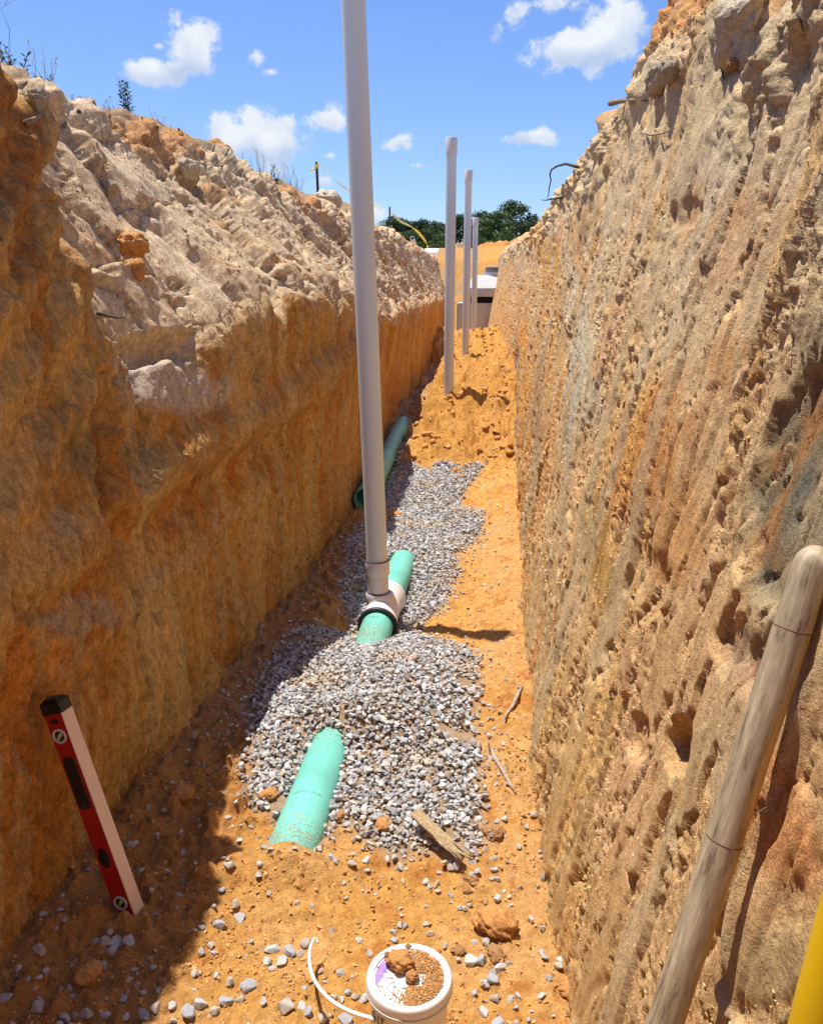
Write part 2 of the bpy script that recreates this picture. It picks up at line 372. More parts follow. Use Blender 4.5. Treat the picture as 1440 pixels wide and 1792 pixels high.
# gravel outline (photo pixels -> ground points)
GP = [(418, 1375), (428, 1290), (424, 1225), (440, 1185), (492, 1105), (560, 1082), (610, 1085), (598, 1050), (588, 1010), (598, 950), (628, 905), (655, 860), (690, 795), (720, 772), (800, 792), (862, 815),
      (822, 848), (806, 878), (850, 888), (845, 935), (800, 960), (806, 1005), (785, 1045), (735, 1068), (745, 1098), (835, 1135), (846, 1190), (838, 1250), (842, 1300), (862, 1350), (852, 1400), (868, 1450),
      (800, 1500), (745, 1478), (690, 1490), (640, 1462), (598, 1430), (560, 1470), (500, 1462), (470, 1420)]
GPw = np.array([at_z(x, y, .05)[:2] for x, y in GP])
def poly_sd(X, Y, P):
    X = np.asarray(X, float); Y = np.asarray(Y, float); d = np.full(X.shape, 1e9); ins = np.zeros(X.shape, bool)
    n = len(P)
    for i in range(n):
        a = P[i]; b = P[(i+1) % n]; e = b-a; wx = X-a[0]; wy = Y-a[1]
        t = np.clip((wx*e[0]+wy*e[1])/(e@e+1e-12), 0, 1)
        d = np.minimum(d, (wx-e[0]*t)**2+(wy-e[1]*t)**2)
        c = ((a[1] > Y) != (b[1] > Y)) & (X < (b[0]-a[0])*(Y-a[1])/(b[1]-a[1]+1e-12)+a[0])
        ins ^= c
    return np.where(ins, 1, -1)*np.sqrt(d)
def gravel_mask(X, Y):
    sd = poly_sd(X, Y, GPw)+.035*fbm(X*9, Y*9, 3, 40)
    lim = 7.3+.25*pn(np.asarray(X)*5, 0*np.asarray(X), 41)-np.asarray(Y)
    sd = np.where(np.asarray(X) > -.74, np.minimum(sd, lim), sd)
    m = ss(-.02, .05, sd)
    # soil patches inside the bed
    for (px, py, r) in ((905-0, 1110, 0),):
        pass
    return m, sd
def floor_low(X, Y):
    z = .035*fbm(X*1.6, Y*1.3, 3, 5)
    gm, sd = gravel_mask(X, Y)
    z = z+.026*ss(-.03, .16, sd)
    z = z+.10*np.exp(-((X+.33)/.34)**2-((Y-3.05)/.42)**2)             # hump of stone over the pipe
    z = z-.095*np.exp(-((X+.48)/.23)**2-(np.abs(Y-4.15)/.55)**4)
    z = z+.07*ss(-.08, .22, X)*ss(2.0, 3.2, Y)                        # soil bank along the right wall
    z = z+.05*ss(-.85, -1.12, X)*ss(5, 3, Y)
    # mound of sand far down the trench
    prof = np.interp(Y, [6.4, 7.2, 8.1, 8.9, 10.2, 11.5, 12.8, 15, 17, 18.6, 19.6, 21.5, 22.2, 24.5, 26.2, 29], [0, .06, .30, .50, .53, .50, .56, .66, .74, .62, .35, .3, .7, 2.3, 2.75, 2.2])
    lat = ss(-.86, -.50, X+.12*pn(Y*1.1, 0*Y, 3))
    lat = np.where(Y > 18, 1, np.where(Y > 15.5, lat+(1-lat)*(Y-15.5)/2.5, lat))
    z = z+prof*(.22+.78*lat)
    z = z+(.24*fbm(X*2.6, Y*1.9, 6, 15, .60)+.05*ss(.5, .1, wor(X*5, Y*4, 16)[0]))*ss(6.8, 7.8, Y)*ss(24, 20, Y)
    z = z+.085*np.exp(-((X+.545)/.12)**2-((Y-1.985)/.08)**2)+.065*np.exp(-((X+.50)/.2)**2-((Y-2.74)/.10)**2)
    return z
def floor_z(X, Y):
    X = np.asarray(X, float); Y = np.asarray(Y, float)
    z = floor_low(X, Y)
    gm, sd = gravel_mask(X, Y)
    rough = (1-.75*gm)*(1-.7*np.exp(-((X+.545)/.14)**2-((Y-2.0)/.13)**2))
    smooth = ss(.05, .5, fbm(X*2.2, Y*2.2, 3, 21)+.25*np.exp(-((X+.15)/.3)**2-((Y-1.85)/.3)**2))
    rough = rough*(1-.6*smooth)
    z = z+rough*(.022*fbm(X*9, Y*9, 4, 8, .6)+.016*np.abs(fbm(X*24, Y*24, 4, 9, .65)))
    f1, f2 = wor(X*22, Y*22, 2)
    z = z+rough*.012*ss(.45, .1, f1)*ss(-.1, .35, fbm(X*5, Y*5, 2, 77))
    z = z+rough*(.030*ss(.02, .4, fbm(X*13, Y*13, 4, 78, .6))+.02*ss(.5, .15, wor(X*11, Y*11, 12)[0]))*ss(-.58, -.8, X)
    return z

def build_floor():
    xs = np.linspace(-1.45, .85, 330); ys = yarr(1.0, .0046, 29.5)
    X, Y = np.meshgrid(xs, ys); Z = floor_z(X, Y)
    gm, sd = gravel_mask(X, Y)
    c = np.empty(X.shape+(3,)); c[:] = (.58, .315, .088)
    n1 = fbm(X*3, Y*2.5, 4, 31); n2 = fbm(X*11, Y*9, 4, 32); n3 = fbm(X*40, Y*40, 3, 33)
    c = mixc(c, (.60, .36, .145), ss(-.05, .45, n1+.25*n2)*.75)
    c = mixc(c, (.58, .335, .135), ss(-.25, .25, X+.35*n1-.05)*.75*ss(7, 5, Y))
    c = mixc(c, (.47, .20, .045), ss(.08, .5, -n1*.7+n2)*.85)
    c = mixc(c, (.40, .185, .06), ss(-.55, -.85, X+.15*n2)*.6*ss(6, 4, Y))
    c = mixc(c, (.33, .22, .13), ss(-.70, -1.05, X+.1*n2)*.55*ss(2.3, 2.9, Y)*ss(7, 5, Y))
    c = mixc(c, (.52, .275, .068), ss(6.6, 7.6, Y)*.8)
    c = mixc(c, (.42, .34, .26), ss(6.6, 7.6, Y)*ss(-.62, -.85, X)*ss(16, 14, Y)*.8)
    c = mixc(c, (.40, .27, .155), ss(20, 21, Y)*ss(-.3, .25, n1+.4*n2)*ss(.1, -.4, X)*.9)
    c = mixc(c, (.36, .28, .20), gm*.85)
    c = mixc(c, (.62, .46, .27), ss(.28, .6, n3+n2*.4)*.35*(1-gm))
    c = c*(1+.10*n3[..., None])
    V = np.stack([X, Y, Z], -1).reshape(-1, 3)
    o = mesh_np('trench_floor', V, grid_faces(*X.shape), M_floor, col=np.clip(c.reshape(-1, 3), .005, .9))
    tag(o, 'orange sandy floor of the trench rising to a mound at its far end', kind='structure')
build_floor()

def ell(px, py, rx, ry, roll, side):
    """ellipse given on the wall round a photo point: returns centre and inverse 2x2 in (Y, z)."""
    xw = -1.12 if side == 'L' else .2
    def hit(a, b):
        d = ray(a, b)
        if side == 'L':
            t = xw/d[0]; p = np.array([0, 0, EYE])+d*t
            return p[1:]
        t = (.2+.16*EYE)/(d[0]-.16*d[2])
        for _ in range(8):
            p = np.array([0, 0, EYE])+d*t; cps = r_prof(np.array([p[1]])); zs = [float(q[2][0]) for q in cps[:9]]; xs = [float(q[1][0]) for q in cps[:9]]
            t = .5*t+.5*float(np.interp(p[2], zs, xs))/d[0]
        return (np.array([0, 0, EYE])+d*t)[1:]
    ca, sa = math.cos(rad(roll)), math.sin(rad(roll))
    c = hit(px, py); a = hit(px+rx*ca, py-rx*sa)-c; b = hit(px+ry*sa, py+ry*ca)-c
    return c, np.linalg.inv(np.stack([a, b], 1))
def emask(Y, Z, e, edge=.35, warp=None):
    c, Mi = e; dy = Y-c[0]; dz = Z-c[1]
    q = np.hypot(Mi[0, 0]*dy+Mi[0, 1]*dz, Mi[1, 0]*dy+Mi[1, 1]*dz)
    if warp is not None: q = q+warp
    return ss(1+edge, 1-edge, q)

CW = {}; SMO = {}
def sweep(name, profile, ys, nface, nbeyond, dispf, colf, mat, side, label):
    """profile(Y) -> list of (x, z) control points; the last few lie beyond the rim."""
    nY = len(ys); T = np.concatenate([np.linspace(0, 1, nface), 1+np.linspace(0, 1, nbeyond+1)[1:]**1.5])
    PX = np.empty((len(T), nY)); PZ = PX.copy(); 
    cps = profile(ys)                      # list of (t, X(Y), Z(Y))
    tt = np.array([p[0] for p in cps]); CX = np.array([p[1] for p in cps]); CZ = np.array([p[2] for p in cps])
    for j in range(nY):
        PX[:, j] = np.interp(T, tt, CX[:, j]); PZ[:, j] = np.interp(T, tt, CZ[:, j])
    k = np.array([1, 3, 5, 6, 5, 3, 1.]); k /= k.sum()
    for A in (PX, PZ):                      # soften the corners
        for _ in range(3):
            B = np.pad(A, ((3, 3), (0, 0)), 'reflect', reflect_type='odd'); A[:] = sum(k[i]*B[i:i+A.shape[0]] for i in range(7))
    YY = np.broadcast_to(ys, PX.shape)
    dx = np.gradient(PX, axis=0); dz = np.gradient(PZ, axis=0); l = np.hypot(dx, dz)+1e-9
    sg = 1 if side == 'L' else -1
    nx = sg*dz/l; nz = -sg*dx/l*1.0
    D, dY = dispf(YY, PX, PZ, T[:, None])
    X = PX+nx*D; Z = PZ+nz*D; Y = YY+dY
    c = colf(YY, PX, PZ, T[:, None], D)
    V = np.stack([X, Y, Z], -1).reshape(-1, 3)
    f = grid_faces(*X.shape)
    if side == 'L': f = f[:, ::-1]
    o = mesh_np(name, V, f, mat, col=np.clip(c.reshape(-1, 3), .005, .9))
    tag(o, label, kind='structure'); CW[side] = c
    return X, Y, Z

# ---- right wall
def r_rim(Y): return .07*ss(3.0, 4.0, Y)*ss(14, 9, Y)+.15*ss(1.9, 2.5, Y)*ss(4.5, 4.0, Y)+np.interp(Y, [-5, 0, 1.5, 2.0, 2.4, 3.0, 3.8, 4.1, 4.4, 5.2, 6.5, 9, 13, 20, 30], [2.3, 2.3, 2.25, 2.25, 2.36, 2.42, 2.47, 2.42, 2.44, 2.45, 2.47, 2.47, 2.46, 2.46, 2.5])
def r_prof(Y):
    b = right_base(Y); zr = r_rim(Y)+.05*pn(Y*1.9, Y*0, 61); o = np.ones_like(Y)
    heap = ss(1.6, 2.5, Y)*ss(4.6, 4.0, Y)
    wig = .03*pn(Y*.9, 0*Y, 62)
    top = b+.16*zr+wig
    nb = ss(1.35, .75, Y)*.03
    return [(0, b-.02, -.25*o), (.1, b, 0*o+.0), (.45, b+.13+wig*.5-nb, .95*o), (.62, b+.21+wig-nb*1.6, 1.40*o), (.80, b+.30+wig, 1.85*o), (.88, b+.16*(zr-.22)+wig, zr-.22), (.95, top-.02+heap*.05, zr-.10+heap*.02), (1.0, top+.05+heap*.08, zr+heap*.12), (1.12, top+.22+heap*.03, zr+.05+heap*.32), (1.35, top+.8, zr+.06+heap*.50), (1.7, top+1.7, zr*0+2.5+heap*.3), (2.0, 4.2*o, 2.45*o)]
RE = dict(
    hole=ell(1178, 1305, 24, 46, -6, 'R'), hole2=ell(1108, 1290, 14, 40, -4, 'R'), hol=ell(1300, 1150, 46, 60, 20, 'R'), hol2=ell(1208, 372, 26, 20, 20, 'R'), hol3=ell(1140, 1010, 26, 55, -8, 'R'),
    plate=ell(1385, 835, 105, 215, -14, 'R'), plate2=ell(1330, 1690, 110, 70, 25, 'R'), plate3=ell(1425, 600, 40, 70, 0, 'R'),
    gs1=ell(1008, 560, 26, 165, 8, 'R'), gs2=ell(1000, 700, 18, 120, -8, 'R'), gs3=ell(945, 700, 10, 120, -5, 'R'), os1=ell(950, 430, 20, 105, 16, 'R'), os2=ell(915, 640, 14, 140, 4, 'R'),
    gold=ell(1035, 930, 28, 130, 8, 'R'), or1=ell(1130, 790, 70, 120, -20, 'R'), or2=ell(1330, 1180, 60, 70, 0, 'R'), or3=ell(1370, 1420, 60, 140, 10, 'R'), or4=ell(1170, 930, 60, 90, -10, 'R'),
    gs4=ell(1040, 330, 26, 80, 12, 'R'), or5=ell(1300, 430, 120, 70, 40, 'R'), wob=ell(1240, 370, 90, 60, 40, 'R'), or6=ell(1290, 640, 40, 60, 0, 'R'), rootplate=ell(905, 650, 6, 90, 0, 'R'))
def r_disp(Y, X, Z, T):
    face = ss(1.08, 1.0, T+0*Y)
    W = fbm(Y*2.0, Z*2.0, 3, 101); w2 = fbm(Y*7, Z*7, 3, 102)
    flow = Z*.16
    far = ss(3.2, 5.0, Y)
    d = .035*fbm(Y*1.1, Z*.9, 3, 103)+.011*fbm(Y*4, Z*3, 3, 104)
    smooth = ss(.12, .34, fbm((Y+flow)*2.6, Z*.8, 3, 105)+.14*W)
    for k in ('plate', 'plate2', 'plate3', 'gs1', 'gs2', 'gs3', 'os1', 'os2', 'gold', 'gs4'):
        smooth = np.maximum(smooth, emask(Y, Z, RE[k], .25, .25*w2))
    cv, ce = cells((Y+.10*Z)*8.5+.28*W+.05*w2, Z*1.25+.45*w2+.25*W, 141); cv2 = (cv*7.31) % 1
    kv, ke = cells((Y+.06*Z)*19+.20*W+.08*w2, Z*2.7+.6*w2, 142); kv2 = (kv*5.37) % 1
    smooth = np.maximum(smooth*.85, ss(.40, .50, cv2)*ss(.0, .12, ce+.05*w2)*.97); smooth = np.maximum(smooth, ss(.62, .70, kv2)*ss(.0, .16, ke+.06*w2)*(.35+.65*far)*.95)
    ln = ss(.030, .0, np.abs(pn((Y+.13*Z)*4.2+.05*W, .6*Z, 151))); smooth = np.maximum(smooth, ln*.8); d = d+.009*ln
    SMO['R'] = smooth
    d = d+(cv-.5)*.015+(kv-.5)*(.008+.014*far)-.007*ss(.08, .0, ce+.04*w2)
    grv = ridge((Y+.12*Z)*(13-3*far)+.5*W+.15*w2, Z*.9, 3, 106)
    d = d+(.002+.011*far)*(grv-.5)
    band = np.abs(pn((Y+.2*Z)*5.5+.5*W, Z*.35, 119)); d = d-.007*ss(.08, .0, band)
    f1, f2 = wor(Y*34+w2, (Z+.4*Y)*30, 3); g1, _ = wor(Y*75, Z*70, 4)
    crumb = .004*ss(.6, .1, f1)+.010*fbm(Y*30, Z*24, 4, 107, .78)-.012*np.abs(fbm(Y*48+w2, (Z+.3*Y)*38, 3, 117, .8))-.007*np.abs(pn(Y*105, Z*90, 116))
    lumps = ss(-.05, .35, fbm(Y*3.2, Z*3.2, 3, 108))
    crumb = crumb*(.55+.9*lumps)
    pits = ss(.15, .5, fbm(Y*15, Z*5.5, 4, 109, .66))
    d = d+(1-.93*smooth)*(crumb-.008*pits)*face+.007*smooth
    d = d-.045*emask(Y, Z, RE['hole'], .25, .5*w2)-.022*emask(Y, Z, RE['hole2'], .3, .8*w2)-.020*emask(Y, Z, RE['hol'], .5, 1.5*w2)-.012*emask(Y, Z, RE['hol2'], .6, 3.0*w2)-.015*emask(Y, Z, RE['hol3'], .4, .8*w2)
    d = d-.020*emask(Y, Z, RE['plate'], .10, .25*w2)+.012*emask(Y, Z, RE['or1'], .5, .4*w2)
    # ledges and clods along the rim
    rim = ss(.80, .93, T+.05*W)*ss(1.3, 1.02, T+0*Y)
    f1, f2 = wor(Y*7+.8*w2, Z*8, 6)
    d = d+rim*(.040*ss(.6, .15, f1)*ss(-.1, .3, W)+.070*fbm(Y*5, Z*6, 5, 111, .62))*(1+.25*far)
    d = d*(1-.5*ss(12, 20, Y))
    bey = ss(1.0, 1.1, T+0*Y)
    d = d+bey*(.07*fbm(Y*2.5, X*2.5, 4, 112)+.03*np.abs(fbm(Y*9, X*9, 3, 113)))
    return d, 0.0*d
def r_col(Y, X, Z, T, D):
    W = fbm(Y*2.0, Z*2.0, 3, 101); w2 = fbm(Y*7, Z*7, 3, 102); w3 = fbm(Y*22, Z*18, 3, 121)
    n1 = fbm(Y*1.4+.3*Z, Z*1.1, 4, 122); st = fbm((Y+.12*Z)*9, Z*.8, 3, 123); far = ss(3.0, 5.0, Y)
    c = np.empty(Y.shape+(3,)); c[:] = (.62, .43, .235)
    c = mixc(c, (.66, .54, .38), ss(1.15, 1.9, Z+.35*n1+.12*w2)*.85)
    c = mixc(c, (.70, .51, .31), ss(.0, .5, w2+w3*.6)*.5)
    c = mixc(c, (.58, .36, .25), ss(.15, .55, -n1+.3*w2)*.35)
    c = mixc(c, (.60, .28, .085), ss(.1, .5, n1+.5*w2-.1)*ss(1.9, 1.4, Z)*.5)
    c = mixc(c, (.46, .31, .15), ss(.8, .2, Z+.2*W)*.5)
    c = mixc(c, (.56, .25, .06), ss(-.10, .35, st+.4*W+.05)*far*ss(2.3, 1.9, Z+.2*W)*.85)
    c = mixc(c, (.50, .41, .30), ss(.12, .4, -st+.2*w2)*far*.7)
    c = mixc(c, (.33, .26, .22), ss(.3, .5, -st-.1*W)*far*.5)
    for k, col, a in (('gs1', (.56, .53, .44), .95), ('gs2', (.50, .48, .41), .9), ('gs3', (.36, .28, .20), .7), ('os1', (.58, .33, .08), .8), ('os2', (.60, .30, .06), .7), ('gold', (.48, .30, .10), .8), ('or1', (.58, .27, .08), .8),
                      ('or2', (.55, .20, .06), .75), ('or3', (.58, .25, .09), .65), ('or4', (.52, .26, .09), .5), ('plate', (.22, .18, .115), .95), ('plate3', (.34, .27, .18), .8), ('plate2', (.42, .32, .18), .7), ('gs4', (.50, .45, .35), .7), ('or5', (.55, .36, .22), .6), ('wob', (.52, .28, .12), .5), ('or6', (.57, .33, .15), .6), ('hol', (.20, .12, .11), .6), ('hole', (.30, .19, .10), .6), ('rootplate', (.16, .13, .12), .8)):
        c = mixc(c, col, emask(Y, Z, RE[k], .35, .45*w2+.15*w3)*a)
    pm = emask(Y, Z, RE['plate'], .16, .22*w2+.08*w3); c = mixc(c, (.24, .195, .12), pm*.9)
    c = mixc(c, (.42, .19, .07), pm*ss(.0, .4, w2+.3*W)*.7); c = mixc(c, (.17, .18, .17), pm*ss(.0, .4, -w2+.2*W)*.7)
    rimo = ss(.93, 1.0, T+.04*w2)*ss(.0, .25, fbm(Y*1.3, Z*0, 2, 125)+.15)
    c = mixc(c, (.55, .27, .10), rimo*.75)
    c = mixc(c, (.56, .29, .12), ss(.915, .945, T+.03*w2)*ss(2.1, 2.5, Y)*ss(4.35, 4.1, Y)*.92)
    c = mixc(c, (.44, .34, .23), ss(1.06, 1.2, T+0*Y)*ss(4.2, 4.6, Y)*.8)
    cv, ce = cells((Y+.10*Z)*8.5+.28*W+.05*w2, Z*1.25+.45*w2+.25*W, 141); kv, ke = cells((Y+.06*Z)*19+.20*W+.08*w2, Z*2.7+.6*w2, 142); cv2 = (cv*7.31) % 1; kv2 = (kv*5.37) % 1
    c = mixc(c, (.50, .42, .29), ss(.68, .74, cv2)*.6*ss(1.3, .9, T)); c = mixc(c, (.62, .40, .16), ss(.80, .86, cv)*.5); c = mixc(c, (.44, .33, .20), ss(.75, .8, kv2)*far*.7)
    c = mixc(c, (.66, .58, .46), ss(.1, .5, fbm(Y*2.2, Z*3, 4, 126)+.2*w3)*ss(1.1, 1.7, Z)*.55)
    ln = ss(.030, .0, np.abs(pn((Y+.13*Z)*4.2+.05*W, .6*Z, 151)))*ss(1.05, .95, T)
    c = mixc(c, (.62, .53, .40), ln*.5)
    c = c*np.array([1.14, 1.07, .92])*(1+.16*w3[..., None])
    return c
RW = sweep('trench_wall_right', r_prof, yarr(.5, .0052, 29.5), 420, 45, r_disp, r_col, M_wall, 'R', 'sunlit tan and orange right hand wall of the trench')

# ---- left wall
def l_rim(Y): return np.interp(Y, [-5, 0, 2, 3.0, 3.6, 4.6, 5.4, 5.9, 7, 9, 12.5, 18, 30], [2.3, 2.3, 2.34, 2.42, 2.36, 2.42, 2.47, 2.50, 2.42, 2.47, 2.42, 2.42, 2.5])
def l_prof(Y):
    b = left_base(Y); zr = l_rim(Y)+.05*pn(Y*1.7, 0*Y, 71); o = np.ones_like(Y)
    bz = np.interp(Y, [2.2, 2.6, 3.0, 3.6, 4.4, 6, 9, 30], [1.36, 1.34, 1.38, 1.47, 1.58, 1.47, 1.47, 1.45])+.06*pn(Y*1.8, 0*Y, 72)+.09*fbm(Y*3.3, 0*Y, 3, 76)+.07*fbm(Y*4, 0*Y, 3, 75)*ss(4.5, 7, Y)-.12*ss(5.5, 8.5, Y)
    ox = np.interp(Y, [2.2, 3.0, 3.8, 4.6, 30], [-.06, -.05, .03, .06, .05])+.05*pn(Y*1.3, 0*Y, 73)
    A = [(0, b, -.25*o), (.09, b, 0*o), (.3, b-.02, .55*o), (.46, b-.03, .95*o), (.55, b-.04, 1.25*o), (.64, b-.06, 1.5*o), (.74, b-.10, 1.75*o), (.85, b-.12, 2.08*o), (.95, b-.17, 2.38*o), (1.0, b-.23, 2.50*o), (1.15, b-.45, 2.56*o), (1.5, b-1.0, 2.45*o), (2, -4.2*o, 2.45*o)]
    rx = -1.75+.08*pn(Y*1.1, 0*Y, 74)+.28*ss(6, 14, Y)
    B = [(0, b, -.25*o), (.09, b, 0*o), (.3, b-.02, bz*.40), (.46, b+ox*.5, bz*.78), (.55, b+ox, bz), (.62, b+ox-.10, bz+.14), (.74, b*.62+rx*.38, bz+(zr-bz)*.40), (.85, b*.32+rx*.68, bz+(zr-bz)*.70), (.95, rx+.04, zr-.08), (1.0, rx-.06, zr), (1.15, rx-.3, zr+.07), (1.5, rx-.9, zr+.08), (2, -4.2*o, 2.45*o)]
    out = []
    for (t, xa, za), (_, xb, zb) in zip(A, B):
        ye = np.interp(za, [1.0, 1.39, 1.7, 1.94, 2.14, 2.4], [2.74, 2.66, 2.54, 2.42, 2.32, 2.2])
        m = ss(ye-.02, ye+.13, Y)
        out.append((t, xa*(1-m)+xb*m, za*(1-m)+zb*m))
    return out
LE = dict(crev=ell(195, 820, 9, 110, -3, 'L'), crev2=ell(200, 930, 22, 45, 15, 'L'), cave=ell(290, 612, 34, 22, 15, 'L'), gr1=ell(170, 790, 34, 90, 6, 'L'), gr2=ell(255, 810, 34, 55, 10, 'L'), pale1=ell(310, 670, 60, 50, -30, 'L'),
          ridge1=ell(480, 690, 190, 26, 38, 'L'), ridge2=ell(340, 960, 130, 14, 45, 'L'), grey1=ell(120, 1090, 75, 40, 20, 'L'), grey2=ell(110, 1150, 80, 30, 50, 'L'), lt=ell(110, 930, 50, 22, 20, 'L'), org=ell(60, 1150, 60, 70, 0, 'L'), deep=ell(400, 810, 110, 34, 38, 'L'), grn=ell(560, 610, 45, 22, 20, 'L'))
def l_disp(Y, X, Z, T):
    W = fbm(Y*2, Z*2, 3, 201); w2 = fbm(Y*7, Z*7, 3, 202)
    up = ss(.55, .66, T+.04*W)*ss(2.2, 2.6, Y); far = ss(3, 5, Y)
    d = .055*fbm(Y*.9, Z*1.1, 3, 203)+.020*fbm(Y*4, Z*3.5, 3, 204)
    fine = (.012*(ridge((Y-.20*Z)*13+.25*W, Z*1.0, 3, 205)-.5)+.013*fbm(Y*30, Z*17, 4, 206, .70)-.008*np.abs(fbm(Y*50+w2, Z*32, 3, 216, .75)))*(1-up)
    f1, f2 = wor(Y*30+w2, Z*22, 23)
    fine = fine+(1-up)*.005*ss(.6, .1, f1)*ss(.0, .3, W)
    cv, ce = cells((Y-.12*Z)*5.5+.22*W+.05*w2, Z*1.3+.5*W, 241); cv2 = (cv*7.31) % 1; kv, ke = cells((Y-.15*Z)*17+.12*W+.07*w2, Z*1.8, 242)
    smo = ss(.45, .6, cv2)*ss(.0, .15, ce+.06*w2); fine = fine*(1-.85*smo)
    d = d+(1-up)*((cv-.5)*.024+(kv-.5)*.010-.008*ss(.08, .0, ce+.05*w2))
    uv, ue = cells((Y+.5*Z)*2.5+.8*W+.15*w2, (Z-.3*Y)*2.3+.5*w2, 243); d = d+up*((uv-.5)*.10-.03*ss(.12, .0, ue+.05*w2))
    # overlapping scooped marks of the bucket teeth near the camera
    sc = pn(Y*1.6, Z*.9, 207); arc = np.sin((Z*2.2-(Y-1.6)**2*1.1+.5*sc)*14)
    d = d+.014*arc*ss(2.9, 2.3, Y)*ss(.75, 1.2, Z)
    # torn slope above
    q1 = fbm((Y+.55*Z)*9, (Z-.2*Y)*3.0, 4, 208, .6); lum = ss(-.1, .35, fbm(Y*2.4, Z*3.2, 3, 209))
    g1, g2 = wor((Y+.5*Z)*15+w2, Z*9, 24); h1, _ = wor(Y*38, Z*30, 25)
    q2 = fbm((Y+.55*Z)*26, (Z-.25*Y)*7, 4, 218, .7)
    tear = .048*q1+.022*q2-.013*np.abs(fbm((Y+.6*Z)*17, (Z-.3*Y)*5, 3, 219, .65))+.004*ss(.55, .15, g1)*lum+.003*ss(.6, .1, h1)-.05*ss(.26, .5, fbm((Y+.5*Z)*5, Z*3.2, 3, 210))
    smooth_up = np.maximum(ss(.0, .35, fbm(Y*1.4+3, Z*1.4, 2, 211)+.5*np.exp(-((Y-3.2)/.7)**2))*ss(4.8, 3.6, Y), ss(.15, .4, fbm(Y*2.1, Z*2.6, 3, 244)))
    d = d+up*(tear*(1-.75*smooth_up)+.02*w2)+fine
    rim = ss(.84, .95, T+.06*W)*ss(1.4, 1.05, T+0*Y)*ss(2.4, 2.8, Y)
    k1, _ = wor(Y*6+w2, Z*7, 26)
    d = d+rim*(.045*ss(.6, .15, k1)+.085*fbm(Y*5, Z*6, 5, 220, .62))
    # hollow under the brow and crevices
    d = d-.05*ss(.62, .585, T+.02*w2)*ss(.50, .565, T+.02*w2)*ss(2.5, 2.9, Y)*ss(.05, .3, W+.2*w2)
    d = d-.022*ss(.16, .5, fbm(Y*11, Z*5, 4, 231, .65))*(1-up)+.02*ss(.1, .5, fbm(Y*3.5-Z*2, Z*2.5, 4, 232))*(1-up)-.06*emask(Y, Z, LE['crev'], .5, .4*w2)-.045*emask(Y, Z, LE['crev2'], .5, .4*w2)-.09*emask(Y, Z, LE['cave'], .4, .5*w2)
    d = d+.060*emask(Y, Z, LE['ridge1'], .6, .15*W)+.016*emask(Y, Z, LE['ridge2'], .5)-.055*emask(Y, Z, LE['deep'], .6, .2*W)+.02*emask(Y, Z, LE['grey1'], .4, .4*w2)+.03*emask(Y, Z, LE['org'], .4, .2*w2)
    notch = ss(1.2, .5, np.abs(Y-2.75)/.12)*up
    d = d-.03*notch
    bey = ss(1.0, 1.12, T+0*Y)
    d = d+bey*(.05*fbm(Y*2.5, X*2.5, 4, 212)+.02*np.abs(fbm(Y*9, X*9, 3, 213)))
    spur = ss(2.7, 2.2, Y)*ss(1.3, 1.8, Z)
    d = d+spur*(.03*fbm(Y*8, Z*8, 4, 214, .6)+.02*ss(.5, .1, g1))
    d = d*(1-.35*ss(12, 20, Y))
    return d, 0.02*w2*up
